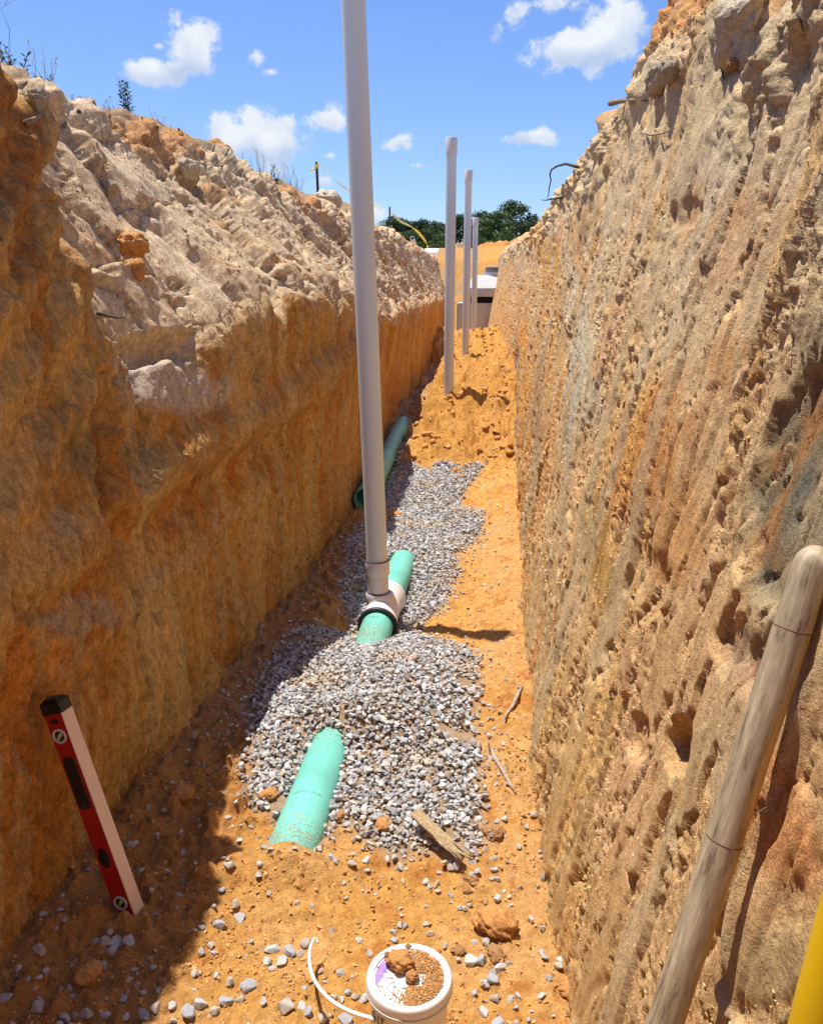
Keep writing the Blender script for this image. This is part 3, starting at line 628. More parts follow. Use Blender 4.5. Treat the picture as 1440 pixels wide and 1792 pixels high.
def l_col(Y, X, Z, T, D):
    W = fbm(Y*2, Z*2, 3, 201); w2 = fbm(Y*7, Z*7, 3, 202); w3 = fbm(Y*22, Z*14, 3, 221)
    n1 = fbm(Y*1.2, Z*1.3, 4, 222); st = fbm((Y-.25*Z)*10, Z*.9, 3, 223); far = ss(4, 7, Y)
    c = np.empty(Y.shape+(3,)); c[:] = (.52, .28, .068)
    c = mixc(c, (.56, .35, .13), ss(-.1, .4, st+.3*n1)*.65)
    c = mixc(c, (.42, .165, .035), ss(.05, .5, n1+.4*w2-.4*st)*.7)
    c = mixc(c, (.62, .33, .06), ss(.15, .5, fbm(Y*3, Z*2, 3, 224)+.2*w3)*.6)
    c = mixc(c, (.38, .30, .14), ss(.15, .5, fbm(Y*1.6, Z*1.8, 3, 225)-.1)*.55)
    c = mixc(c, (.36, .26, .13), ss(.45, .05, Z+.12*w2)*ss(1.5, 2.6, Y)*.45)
    c = mixc(c, (.58, .46, .32), ss(.05, .45, st+.25*W)*far*ss(.3, .9, Z)*.7)
    c = mixc(c, (.66, .34, .05), ss(.2, .45, fbm(Y*2.2, Z*.8, 2, 226))*far*.8)
    # grey-brown top of the near spur
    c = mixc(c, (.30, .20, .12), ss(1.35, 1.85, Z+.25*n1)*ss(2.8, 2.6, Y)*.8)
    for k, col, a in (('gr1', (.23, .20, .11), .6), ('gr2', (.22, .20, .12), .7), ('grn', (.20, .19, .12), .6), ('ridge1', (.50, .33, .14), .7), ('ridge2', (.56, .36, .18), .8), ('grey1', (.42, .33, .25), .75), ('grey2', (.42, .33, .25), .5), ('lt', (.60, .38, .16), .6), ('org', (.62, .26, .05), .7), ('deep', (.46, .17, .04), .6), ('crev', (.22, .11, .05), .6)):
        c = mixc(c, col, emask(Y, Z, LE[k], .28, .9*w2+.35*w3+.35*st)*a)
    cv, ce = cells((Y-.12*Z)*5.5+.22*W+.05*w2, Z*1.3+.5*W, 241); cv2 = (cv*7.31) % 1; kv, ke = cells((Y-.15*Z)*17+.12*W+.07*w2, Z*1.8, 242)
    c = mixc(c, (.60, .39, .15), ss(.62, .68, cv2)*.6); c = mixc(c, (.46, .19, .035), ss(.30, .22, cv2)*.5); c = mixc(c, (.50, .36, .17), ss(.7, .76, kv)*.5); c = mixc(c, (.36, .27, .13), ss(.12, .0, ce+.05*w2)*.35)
    up = ss(.52-.05*far, .60+.04*far, T+.05*W+.03*w2+(.02+.09*far)*st)*ss(2.45, 2.7, Y+.1*w2)
    pc = np.empty(Y.shape+(3,)); pc[:] = (.64, .51, .36)
    pc = mixc(pc, (.50, .37, .24), ss(-.05, .4, w2+.4*w3)*.7)
    pc = mixc(pc, (.48, .27, .11), ss(.14, .40, fbm((Y+.5*Z)*3.2, Z*2.2, 4, 227)+.1*w3)*.75)
    pc = mixc(pc, (.72, .62, .49), ss(.1, .5, -n1+.3*w2)*.5)
    c = c*(1-up[..., None])+pc*np.array([1, .98, .93])*up[..., None]
    pm = emask(Y, Z, LE['pale1'], .3, .5*w2); c = mixc(c, (.55, .47, .40), pm*.85)
    rim = ss(.90, .97, T+.05*w2)*ss(2.4, 2.8, Y)
    c = mixc(c, (.55, .28, .11), rim*ss(-.1, .15, np.sin(Y*1.9-.6)+.5*W)*.85)
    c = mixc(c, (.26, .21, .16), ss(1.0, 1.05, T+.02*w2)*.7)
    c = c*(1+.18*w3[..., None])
    return c
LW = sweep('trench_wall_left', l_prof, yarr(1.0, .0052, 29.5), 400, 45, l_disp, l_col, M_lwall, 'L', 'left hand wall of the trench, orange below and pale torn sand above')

# ---- ground at grade, round the trench
def build_ground():
    V = []; Fq = []
    def quad(x0, y0, x1, y1):
        i = len(V); V.extend([(x0, y0, 2.44), (x1, y0, 2.44), (x1, y1, 2.44), (x0, y1, 2.44)]); Fq.append((i, i+1, i+2, i+3))
    quad(-900, -900, -4.15, 1500); quad(4.15, -900, 900, 1500); quad(-4.15, -900, 4.15, -4.95); quad(-4.15, 28.6, 4.15, 1500)
    m = soil_mat('graded_ground', bumps=((3, .05), (30, .01)), grain=(4, .3), col=(.40, .30, .19))
    o = mesh_np('ground', V, Fq, m, smooth=False); tag(o, 'bare graded ground around the trench', kind='structure')
    # end of the trench behind the camera
    n = 24; xs = np.linspace(-1.6, .9, n); zs = np.linspace(-.3, 2.6, n); X, Z = np.meshgrid(xs, zs)
    Y = -4.9-.1*Z+.08*fbm(X*2, Z*2, 3, 301); c = np.empty(X.shape+(3,)); c[:] = (.5, .3, .13)
    o = mesh_np('trench_end', np.stack([X, Y, Z], -1).reshape(-1, 3), grid_faces(n, n), M_floor, col=c.reshape(-1, 3)); tag(o, 'closed end of the trench behind the viewer', kind='structure')
build_ground()

def heap(name, cx, cy, z0, rx, ry, h, col, label, seed):
    n = 110; u = np.linspace(-1, 1, n); U, Vv = np.meshgrid(u, u); X = cx+U*rx; Y = cy+Vv*ry; r = np.hypot(U, Vv)
    Z = z0+h*(np.clip(1-r, 0, 1)**.9)*(1+.35*fbm(U*2, Vv*2, 3, seed))+.22*h*fbm(U*5, Vv*5, 4, seed+3)*ss(1.0, .7, r)-.3*ss(.9, 1.1, r)
    w = fbm(U*6, Vv*6, 3, seed+6); c = np.empty(X.shape+(3,)); c[:] = col; c = c*(1+.35*w[..., None])
    o = mesh_np(name, np.stack([X, Y, Z], -1).reshape(-1, 3), grid_faces(n, n), M_floor, col=np.clip(c.reshape(-1, 3), .01, .9)); return tag(o, label, kind='structure')
p = at_y(872, 425, 33); heap('spoil_heap', p[0]+.1, 33, 2.44, 2.4, 2.6, p[2]-2.35, (.56, .25, .07), 'orange spoil heap behind the concrete manhole', 310)
p = at_y(802, 428, 36); heap('spoil_heap', p[0], 36, 2.44, 1.7, 2.2, p[2]-2.4, (.42, .31, .22), 'greyer spoil heap left of the orange one', 330)
p = at_y(930, 440, 40); heap('spoil_heap', p[0], 40, 2.44, 3.0, 2.6, 1.4, (.55, .27, .09), 'low orange spoil heap beyond the right rim', 340)

# ------------------------------------------------------------------ scattered stones and crumbs
def rock_proto(seed, n=15, flat=.72):
    r = np.random.RandomState(seed); bm = bmesh.new()
    for _ in range(n):
        v = r.normal(size=3); v /= np.linalg.norm(v); v *= (.5*(.82+.18*r.rand()))
        bm.verts.new((v[0]*1.15, v[1]*.92, v[2]*flat))
    h = bmesh.ops.convex_hull(bm, input=bm.verts[:])
    dead = list({e for e in list(h['geom_interior'])+list(h['geom_unused']) if isinstance(e, bmesh.types.BMVert)})
    if dead: bmesh.ops.delete(bm, geom=dead, context='VERTS')
    bmesh.ops.triangulate(bm, faces=bm.faces[:])
    bmesh.ops.recalc_face_normals(bm, faces=bm.faces[:])
    bm.verts.index_update(); V = np.array([v.co[:] for v in bm.verts]); Fc = np.array([[v.index for v in f.verts] for f in bm.faces]); bm.free(); return V, Fc
PRO = [rock_proto(s, 13+s % 4, .6+.1*(s % 3)) for s in range(16)]
def scatter(name, P, size, col, mat, label, seed=0, tilt=.9, smooth=False, kind='stuff', protos=PRO):
    r = np.random.RandomState(seed); VV = []; FF = []; CC = []; base = 0
    kk = r.randint(0, len(protos), len(P))
    for k in range(len(protos)):
        idx = np.where(kk == k)[0]
        if not len(idx): continue
        V0, F0 = protos[k]; n = len(idx)
        q = r.normal(size=(n, 3)); 
        yaw = r.rand(n)*2*np.pi; ax = r.normal(size=(n, 2))*tilt*.5
        cy, sy = np.cos(yaw), np.sin(yaw); Rz = np.zeros((n, 3, 3)); Rz[:, 0, 0] = cy; Rz[:, 0, 1] = -sy; Rz[:, 1, 0] = sy; Rz[:, 1, 1] = cy; Rz[:, 2, 2] = 1
        ca, sa = np.cos(ax[:, 0]), np.sin(ax[:, 0]); Rx = np.zeros((n, 3, 3)); Rx[:, 0, 0] = 1; Rx[:, 1, 1] = ca; Rx[:, 1, 2] = -sa; Rx[:, 2, 1] = sa; Rx[:, 2, 2] = ca
        ca, sa = np.cos(ax[:, 1]), np.sin(ax[:, 1]); Ry = np.zeros((n, 3, 3)); Ry[:, 1, 1] = 1; Ry[:, 0, 0] = ca; Ry[:, 0, 2] = sa; Ry[:, 2, 0] = -sa; Ry[:, 2, 2] = ca
        Mx = Rz@Ry@Rx; st = 1+.18*r.normal(size=(n, 3)).clip(-1.6, 1.6)
        v = V0[None]*st[:, None, :]*size[idx][:, None, None]
        v = np.einsum('nij,nvj->nvi', Mx, v)+P[idx][:, None, :]
        VV.append(v.reshape(-1, 3)); FF.append((F0[None]+(np.arange(n)*len(V0))[:, None, None]+base).reshape(-1, 3)); CC.append(np.repeat(col[idx], len(V0), 0)); base += n*len(V0)
    o = mesh_np(name, np.concatenate(VV), np.concatenate(FF), mat, col=np.concatenate(CC), smooth=smooth)
    return tag(o, label, kind=kind)
def stone_cols(n, r):
    g = r.uniform(.26, .55, n)[:, None]*np.ones((1, 3)); t = r.rand(n)[:, None]
    c = g*(np.array([.98, 1.0, 1.03])*t+np.array([1.06, .99, .92])*(1-t))
    w = r.rand(n) < .05; c[w] = c[w]*np.array([1.0, .78, .58]); return np.clip(c, .05, .75)

def build_gravel():
    r = np.random.RandomState(5)
    # jittered layers over the bed
    P = []; SZ = []
    for layer in range(3):
        sp = .0185
        gx, gy = np.meshgrid(np.arange(-1.1, .35, sp), np.arange(1.9, 9.2, sp)); gx = gx.ravel()+r.uniform(-.5, .5, gx.size)*sp; gy = gy.ravel()+r.uniform(-.5, .5, gy.size)*sp
        thin = r.rand(gx.size) < np.clip(1.2-(gy-3)*.10, .55, 1)
        gx = gx[thin]; gy = gy[thin]
        gm, sd = gravel_mask(gx, gy)
        hole = fbm(gx*5, gy*5, 3, 45)
        keep = (sd+.02*r.normal(size=sd.shape) > .0) & (r.rand(gx.size) < np.clip(.15+sd*6, 0, .62)) & ~((hole > .30) & (sd < .14))
        gx = gx[keep]; gy = gy[keep]
        z = floor_z(gx, gy); s = r.uniform(.012, .029, gx.size)*(1+.25*(r.rand(gx.size) < .1)); s = s*np.clip(1+(gy-4)*.05, 1, 1.2)
        P.append(np.stack([gx, gy, z+s*.15+layer*.007*np.clip(1, 0, 1)], 1)); SZ.append(s)
    # stragglers on the soil round the bed
    n = 15000; gx = r.uniform(-1.1, .3, n); gy = 1.25+7*r.rand(n)**1.6; gm, sd = gravel_mask(gx, gy)
    pr = np.exp(np.clip(sd, -5, 0)/.10)*.34+.016+.03*ss(-.1, .12, gx)*ss(3.2, 2.4, gy)+.05*ss(1.75, 1.4, gy)+.03*ss(-.6, -.8, gx)
    k = (sd < .01) & (r.rand(n) < pr) & (gx > left_base(gy)+.02) & (gx < right_base(gy)-.01); gx = gx[k]; gy = gy[k]
    s = r.uniform(.008, .026, gx.size); P.append(np.stack([gx, gy, floor_z(gx, gy)+s*.18], 1)); SZ.append(s)
    P = np.concatenate(P); SZ = np.concatenate(SZ)
    # keep clear of the pipes
    def dseg(a, b):
        a = np.array(a); b = np.array(b); e = b-a; t = np.clip(((P-a)@e)/(e@e), 0, 1); return np.linalg.norm(P-a-t[:, None]*e, axis=1)
    bad = (dseg((-.545, 1.97, -.005), (-.515, 2.95, .018)) < .083) | (dseg((-.495, 4.12, .007), (-.470, 4.83, -.02)) < .083) | (dseg((-.515, 3.4, -.035), (-.50, 3.99, .0)) < .083) | (dseg((-.51, 3.83, -.01), (-.495, 4.18, .01)) < .106)
    P = P[~bad]; SZ = SZ[~bad]
    col = stone_cols(len(P), r)
    dusty = ss(.10, .45, fbm(P[:, 0]*3.5, P[:, 1]*3.5, 3, 47)+.35*np.exp(-((P[:, 0]+.42)/.16)**2-((P[:, 1]-3.3)/.35)**2)); col = mixc(col, (.47, .37, .25), np.clip(dusty*.6+.35*np.exp(-np.clip(gravel_mask(P[:, 0], P[:, 1])[1], 0, 9)/.04)*r.rand(len(P)), 0, .8))
    scatter('gravel_bed', P, SZ, col, M_stone, 'light grey crushed stone bedding the green sewer pipe', 6)
    # soil crumbs everywhere on the floor
    n = 44000; gx = r.uniform(-1.12, .3, n); gy = 1.25*np.exp(r.rand(n)*2.2); gm, sd = gravel_mask(gx, gy)
    cl = fbm(gx*4, gy*4, 3, 51); k = (sd < .03) & (r.rand(n) < .22+.9*ss(-.05, .4, cl)) & (gx > left_base(gy)+.0) & (gx < right_base(gy)+.0); gx = gx[k]; gy = gy[k]
    s = .0035+.012*r.rand(gx.size)**3*(1+.6*(gy > 7)); s[r.rand(s.size) < .012] *= 2.2
    m = r.rand(gx.size)[:, None]; col = np.array([.52, .24, .07])*m+np.array([.60, .38, .17])*(1-m); d = r.rand(gx.size) < .15; col[d] *= .6
    scatter('soil_crumbs', np.stack([gx, gy, floor_z(gx, gy)+s*.2], 1), s, col, M_crumb, 'orange crumbs and clods of soil on the trench floor', 7, protos=[rock_proto(950+q, 9, .8) for q in range(8)])
build_gravel()

# soil fallen on the walls' feet and mound clods
def mound_clods():
    r = np.random.RandomState(15); n = 2600; gx = r.uniform(-1.0, .3, n); gy = r.uniform(6.8, 17, n)
    k = r.rand(n) < .25+.8*ss(0, .4, fbm(gx*3, gy*3, 3, 52)); gx = gx[k]; gy = gy[k]; s = .015+.09*r.rand(gx.size)**3
    m = r.rand(gx.size)[:, None]; col = np.array([.50, .22, .06])*m+np.array([.60, .34, .13])*(1-m)
    scatter('mound_clods', np.stack([gx, gy, floor_z(gx, gy)+s*.1], 1), s, col, M_crumb, 'loose orange clods on the sand mound around the far pipes', 8, smooth=True)
mound_clods()

def wall_crumbs():
    P3 = [rock_proto(900+q, 9, .8) for q in range(8)]
    for side, (X, Y, Z), n, nm, lab in (('R', RW, 56000, 'right_wall_crumbs', 'granular crumbs of tan soil clinging to the right wall'), ('L', LW, 40000, 'left_wall_crumbs', 'granular crumbs of sand and clay clinging to the left wall')):
        r = np.random.RandomState(77 if side == 'R' else 78); j0 = 45
        i = r.randint(20, 428, n*2); j = (j0+(Y.shape[1]-j0-150)*r.rand(n*2)).astype(int)
        y = Y[i, j]; z = Z[i, j]
        if side == 'R': dens = ss(.0, .45, fbm(y*5, z*5, 4, 401)+.32)*(1-SMO['R'][i, j]*.97)
        else: dens = ss(.1, .5, fbm(y*5, z*5, 4, 402)+.2)*np.where((z > 1.5) & (y > 2.6), 1, .6)
        k = r.rand(n*2) < dens; i = i[k][:n]; j = j[k][:n]
        p = np.stack([X[i, j], Y[i, j], Z[i, j]], 1); s = (.003+.010*r.rand(len(p))**2.8)*np.clip(p[:, 1]/2.2, .55, 1.7)
        p[:, 1] += r.uniform(-.5, .5, len(p))*.005*p[:, 1]; cc_ = CW[side].reshape(X.shape+(3,))[i, j]*r.uniform(.82, 1.22, (len(p), 1))
        scatter(nm, p, s, np.clip(cc_, .02, .9), M_crumb, lab, 79, protos=P3)
wall_crumbs()

# loose stones that can be picked apart in the foreground (photo px, size px)
def ico(sub): 
    bm = bmesh.new(); bmesh.ops.create_icosphere(bm, subdivisions=sub, radius=.5); return bm
def rock_mesh(name, seed, mat, sub=3, rough=.22, stretch=(1.15, .9, .7), cuts=9):
    bm = ico(sub); r = random.Random(seed)
    pl = []
    for _ in range(cuts):
        v = Vector((r.gauss(0, 1), r.gauss(0, 1), r.gauss(0, 1))).normalized(); pl.append((v, r.uniform(.33, .46)))
    for v in bm.verts:
        n = v.co.normalized(); l = .5
        for a, d in pl:
            k = n.dot(a)
            if k > 1e-3: l = min(l, d/k)
        q = n*2.4+Vector((seed*1.7, seed*.3, 0))
        l *= 1+rough*(float(pn(q.x, q.y+q.z*1.3, seed % 50))*.5+.32*float(pn(q.x*3, q.y*3+q.z*2.7, seed % 50))+(.22*abs(float(pn(q.x*8+q.z*5, q.y*8-q.z*4, seed % 50))) if sub > 3 else 0))
        v.co = Vector((n.x*stretch[0], n.y*stretch[1], n.z*stretch[2]))*l*1.05
    me = bpy.data.meshes.new(name); bm.to_mesh(me); bm.free(); me.materials.append(mat)
    for p in me.polygons: p.use_smooth = True
    return me
def stone_mat(name, c): return soil_mat(name, rough=.8, bumps=((5, .0012), (18, .0005)), grain=(9, .22), col=c)
SM = [stone_mat('loose_stone_light', (.48, .46, .44)), stone_mat('loose_stone_mid', (.36, .36, .37)), stone_mat('loose_stone_warm', (.44, .38, .31))]
def hull_rock(name, seed, mat):
    V, Fc = rock_proto(seed, 15, .74); bm = bmesh.new(); vs = [bm.verts.new(v*1.05) for v in V]
    for f in Fc: bm.faces.new([vs[k] for k in f])
    bmesh.ops.dissolve_limit(bm, angle_limit=.22, verts=bm.verts[:], edges=bm.edges[:])
    bmesh.ops.bevel(bm, geom=bm.edges[:]+bm.verts[:], offset=.035, segments=2, affect='EDGES', clamp_overlap=True)
    me = bpy.data.meshes.new(name); bm.to_mesh(me); bm.free(); me.materials.append(mat)
    for p in me.polygons: p.use_smooth = True
    me.set_sharp_from_angle(angle=rad(32)); return me
ROCKS = [hull_rock('stone', 140+i, SM[i % 3]) for i in range(15)]
LANDS = [(700, 1720, 'the pail'), (548, 1645, 'the handle tip'), (235, 1600, "the level's foot"), (866, 1622, 'the large orange clod'), (826, 1543, 'the dark brown clod'), (765, 1460, 'the split wood'), (520, 1480, 'the near green pipe'), (155, 1708, 'the shaded orange clod'), (990, 1700, "the right wall's foot"), (320, 1392, 'the orange clod by the left wall'), (20, 1700, 'the lower left corner'), (380, 1740, 'the shadow edge'), (380, 1300, "the left wall's foot"), (500, 1670, 'the stone cluster left of the pail'), (920, 1440, 'the right end of the gravel')]
USED = {}
def stone_label(px, py, w, i):
    size = 'tiny' if w < 13 else 'small' if w < 18 else 'medium' if w < 24 else 'large'
    tone = ('light grey', 'blue grey', 'warm grey')[i % 3]
    order = sorted(LANDS, key=lambda l: math.hypot(l[0]-px, l[1]-py))
    for l in order[:6]:
        dx, dy = px-l[0], py-l[1]; d = math.hypot(dx, dy)
        ver = 'above' if dy < 0 else 'below'; hor = 'left' if dx < 0 else 'right'
        rel_ = (f'{hor} of' if abs(dx) > 2*abs(dy) else ver if abs(dy) > 2*abs(dx) else f'{ver} and {hor} of')
        how = '' if d < 32 else 'close ' if d < 75 else 'farther ' if d < 160 else 'well '
        t = f'{size} {tone} stone {how}{rel_} {l[2]}'
        if t not in USED: USED[t] = 1; return t
    return t
def place_stone(px, py, w, label, group, i):
    p = at_z(px, py, .02); z = float(floor_z(p[0], p[1])); p = at_z(px, py, z+.008); z = float(floor_z(p[0], p[1]))
    o = bpy.data.objects.new('loose_stone', ROCKS[i % len(ROCKS)]); C.objects.link(o)
    Zc = math.dist((p[0], p[1], z), (0, 0, EYE)); s = w/F*Zc
    o.location = (p[0], p[1], z+s*.20); o.scale = (s, s, s); rr = random.Random(i*7+3)
    o.rotation_euler = (rr.uniform(-.3, .3), rr.uniform(-.3, .3), rr.uniform(0, 6.28)); tag(o, stone_label(px, py, w, i), 'stone', group)
left_shade = [(80, 1698, 16), (100, 1738, 20), (62, 1745, 26), (130, 1740, 16), (110, 1770, 22), (198, 1665, 22), (172, 1690, 18), (268, 1690, 16), (66, 1648, 24), (30, 1690, 14), (10, 1755, 20), (15, 1785, 24), (120, 1725, 14), (165, 1640, 16), (182, 1645, 22), (222, 1618, 24), (206, 1625, 30), (108, 1560, 12), (248, 1525, 14), (312, 1568, 14), (265, 1560, 12), (237, 1473, 18), (225, 1475, 16), (150, 1775, 24), (185, 1775, 18), (250, 1775, 20), (275, 1765, 26), (300, 1750, 18), (215, 1745, 16), (190, 1610, 14), (75, 1600, 14), (108, 1590, 16), (48, 1715, 12), (295, 1285, 14), (355, 1340, 12), (390, 1200, 12), (360, 1285, 13)]
left_lit = [(435, 1725, 30), (402, 1718, 18), (380, 1705, 16), (395, 1748, 24), (420, 1745, 18), (350, 1755, 24), (330, 1770, 28), (375, 1770, 18), (455, 1510, 14), (455, 1517, 18), (402, 1513, 22), (418, 1605, 22), (385, 1620, 24), (369, 1655, 16), (372, 1668, 12), (353, 1620, 14), (412, 1587, 20), (477, 1657, 28), (508, 1664, 24), (525, 1664, 18), (492, 1682, 24), (477, 1690, 16), (536, 1652, 22), (467, 1680, 18), (535, 1722, 14), (500, 1765, 32), (527, 1757, 18), (540, 1772, 22), (565, 1785, 24), (596, 1745, 14), (608, 1735, 13), (622, 1742, 14), (636, 1744, 20), (604, 1783, 24), (560, 1700, 12), (568, 1716, 10), (388, 1555, 14), (470, 1558, 12), (440, 1650, 10), (545, 1583, 10), (520, 1578, 12)]
right_lit = [(826, 1680, 28), (842, 1680, 24), (802, 1680, 12), (875, 1698, 20), (862, 1712, 24), (890, 1683, 14), (848, 1725, 18), (830, 1735, 14), (866, 1745, 20), (845, 1770, 22), (870, 1790, 24), (892, 1745, 14), (948, 1664, 14), (958, 1674, 20), (980, 1690, 24), (982, 1675, 18), (960, 1710, 14), (838, 1607, 22), (868, 1572, 18), (850, 1600, 12), (753, 1634, 15), (688, 1630, 14), (689, 1646, 14), (778, 1655, 13), (646, 1666, 16), (805, 1590, 12), (825, 1535, 16), (745, 1545, 16), (752, 1550, 12), (788, 1520, 18), (770, 1525, 14), (800, 1505, 20), (850, 1650, 18), (862, 1653, 14), (925, 1782, 10), (905, 1790, 14), (935, 1425, 16), (950, 1497, 12), (932, 1425, 18), (883, 1430, 14), (870, 1435, 14), (745, 1585, 10), (602, 1545, 10), (900, 1760, 12), (617, 1510, 22), (640, 1503, 18), (580, 1500, 16), (690, 1500, 14)]
i = 0
for lst, lab, g in ((left_shade, 'loose grey stone on the shaded soil by the red level', 'loose stones in the shade on the left'), (left_lit, 'loose grey stone on the sunlit orange soil left of the pail', 'loose stones left of the pail'), (right_lit, 'loose grey stone on the sunlit orange soil right of the pail or below the gravel', 'loose stones right of the pail')):
    for (px, py, w) in lst: place_stone(px, py, w*.92, lab, g, i); i += 1

def clod(name, px, py, w, mat, label, seed, stretch=(1.2, .95, .7), rough=.48, sink=.2):
    p = at_z(px, py, .02); z = float(floor_z(p[0], p[1])); p = at_z(px, py, z)
    me = rock_mesh(name, seed, mat, 4, rough, stretch, 5); o = bpy.data.objects.new(name, me); C.objects.link(o)
    s = w/F*math.dist((p[0], p[1], z), (0, 0, EYE)); o.scale = (s, s, s); o.location = (p[0], p[1], z+s*(.35-sink)); o.rotation_euler = (0, 0, seed)
    return tag(o, label, 'clod')
clod('soil_clod', 866, 1622, 50, M_clod, 'large rounded orange clod right of the pail', 61, (1.0, 1.2, .8))
clod('soil_clod', 826, 1543, 24, M_clod_dark, 'dark brown clod beside loose stones below the split wood', 62)
clod('soil_clod', 818, 1562, 14, M_clod_dark, 'small flat reddish clod just below the dark brown clod', 63)
clod('soil_clod', 673, 1448, 28, M_clod, 'round orange clod on the near edge of the gravel', 64)
clod('soil_clod', 597, 1432, 24, M_clod_dark, 'brown clod beside the near green pipe', 65)
clod('soil_clod', 862, 1462, 30, M_clod_dark, 'ragged brown clod at the right edge of the gravel', 66)
clod('soil_clod', 155, 1708, 32, M_clod, 'orange clod among grey stones in the shade', 67)
clod('soil_clod', 866, 1675, 26, M_clod_dark, 'brown clod above the cluster of stones right of the pail', 68)
clod('soil_clod', 802, 1667, 18, M_clod_dark, 'small dark clod touching the right side of the pail rim', 69)
clod('soil_clod', 1000, 1735, 34, M_clod, 'orange clod at the foot of the right wall', 70)
clod('soil_clod', 690, 903, 26, M_clod, 'flat orange clod lying on the gravel beyond the tee', 71, (1.3, 1, .35))
clod('soil_clod', 320, 1392, 34, M_clod, 'orange clod at the foot of the left wall above the level', 72)
clod('soil_clod', 470, 1395, 26, M_clod, 'orange clod left of the near green pipe', 73)

# ------------------------------------------------------------------ sewer line
def ringpipe(name, a, b, r, mat, parent, n=40, wall=.006, inner=None):
    a = Vector(a); b = Vector(b); L = (b-a).length; M = axisM(a, b-a); bm = bmesh.new()
    lathe(bm, [(r, 0), (r, L), (r-wall, L), (r-wall, 0)], M, n, closed=True)
    return obj(name, bm, mat, parent, ang=40)
RP = .054; RG = .080
def riser_main():
    foot = Vector((-.512, 3.97, .03))
    e = empty('sewer_cleanout', foot, 'tall grey white riser pipe on a tee fitting over green sewer pipe', 'pipe')
    q = Vector(at_y(660, 985, 4.0)); t = Vector(at_y(618, 0, 4.02)); up = (t-q).normalized()
    tee_c = q-up*.34; tee_c = q-up*.30
    top = q+up*2.95
    W = lambda v: v-foot
    ringpipe('riser_pipe', W(q-up*.01), W(top), RP, M_pvc, e)
    # coupling
    M = axisM(W(q-up*.062), up); bm = bmesh.new()
    lathe(bm, [(RP+.001, .075), (RP+.0075, .075), (RP+.0085, .068), (RP+.0085, .004), (RP+.006, 0), (RP+.001, 0)], M, 44, closed=True); obj('coupling', bm, M_fit, e, ang=40)
    bm = bmesh.new(); lathe(bm, [(RP+.0085, .0752), (RP+.0088, .078), (RP+.0005, .079), (RP+.0005, .0752)], M, 44, closed=True); obj('primer_ring', bm, M_purple, e)
    # lower stub between coupling and tee hub
    ringpipe('stub_pipe', W(q-up*.19), W(q-up*.06), RP+.0005, M_fit, e)
    bm = bmesh.new(); M2 = axisM(W(q-up*.185), up)
    lathe(bm, [(RP+.001, .03), (RP+.006, .03), (RP+.0065, .026), (RP+.001, .026)], M2, 44, closed=True); obj('primer_ring', bm, M_purple, e)
    # gasketed hub on top of the tee
    bm = bmesh.new(); lathe(bm, [(RP+.001, .024), (RP+.009, .024), (RP+.012, .016), (RP+.012, -.012), (RP+.008, -.022), (RP+.001, -.022)], M2, 44, closed=True); hub = obj('hub', bm, M_fit, e, ang=40)
    bm = bmesh.new(); lathe(bm, [(RP+.009, -.020), (RP+.0135, -.022), (RP+.0135, -.029), (RP+.009, -.031)], M2, 44, closed=True); obj('gasket', bm, M_rubber, hub)
    # tee body: branch neck and run
    ax = (Vector((-.505, 4.55, .10))-Vector((-.545, 3.35, .02))).normalized()
    c = foot+Vector((.012, .02, -.030)); 
    bm = bmesh.new(); lathe(bm, [(RP+.010, 0), (RP+.006, -.02), (RP+.006, -.10), (RP+.01, -.125)], axisM(W(q-up*.205), up), 44)
    run = axisM(W(c), ax)
    lathe(bm, [(RG+.014, -.16), (RG+.02, -.158), (RG+.02, -.13), (RG+.012, -.10), (RG+.008, -.085), (RG+.008, .085), (RG+.012, .10), (RG+.020, .13), (RG+.020, .185), (RG+.014, .19), (RG+.001, .19)], run, 56)
    # webs swelling the neck into the run
    for k in range(-3, 4):
        pass
    lathe(bm, [(.0, .125), (.060, .115), (.076, .07), (.082, 0)], axisM(W(c)+Vector((0, 0, -.01)), up), 44)
    obj('tee_fitting', bm, M_fit, e, ang=50)
    bm = bmesh.new(); lathe(bm, [(RG+.001, -.172), (RG+.019, -.172), (RG+.024, -.166), (RG+.024, -.158), (RG+.018, -.154), (RG+.001, -.156)], run, 56, closed=True); obj('gasket', bm, M_rubber, e, ang=50)
    bm = bmesh.new(); lathe(bm, [(RG+.018, .150), (RG+.0225, .152), (RG+.0225, .172), (RG+.018, .174)], run, 48, closed=True); obj('rim_band', bm, M_fit, e, ang=50)
    ringpipe('green_pipe', W(c-ax*.15), W(c-ax*.60), RG, M_green, e)
    ringpipe('green_pipe', W(c+ax*.12), W(c+ax*.85-Vector((0, 0, .07))), RG, M_green, e)
    # faint print on the green pipe, dashes of ink
    bm = bmesh.new(); xr = Vector((1, 0, 0)); nrm = ax.cross(xr).normalized(); nrm = nrm if nrm.z > 0 else -nrm
    dn = -ax; s0 = c-ax*.15
    for k in range(12):
        if k in (2, 9): continue
        a = -.45+k*.055; d = xr*math.sin(a)+nrm*math.cos(a); pos = s0+dn*(.065+.003*(k % 3))+d*(RG+.0006)
        box(bm, axisM(W(pos), d, xr), .0016 if k % 2 else .0032, .006+.002*(k % 2), .0006)
    obj('pipe_print', bm, M_mark, e, smooth=False)
    return e
riser_main()
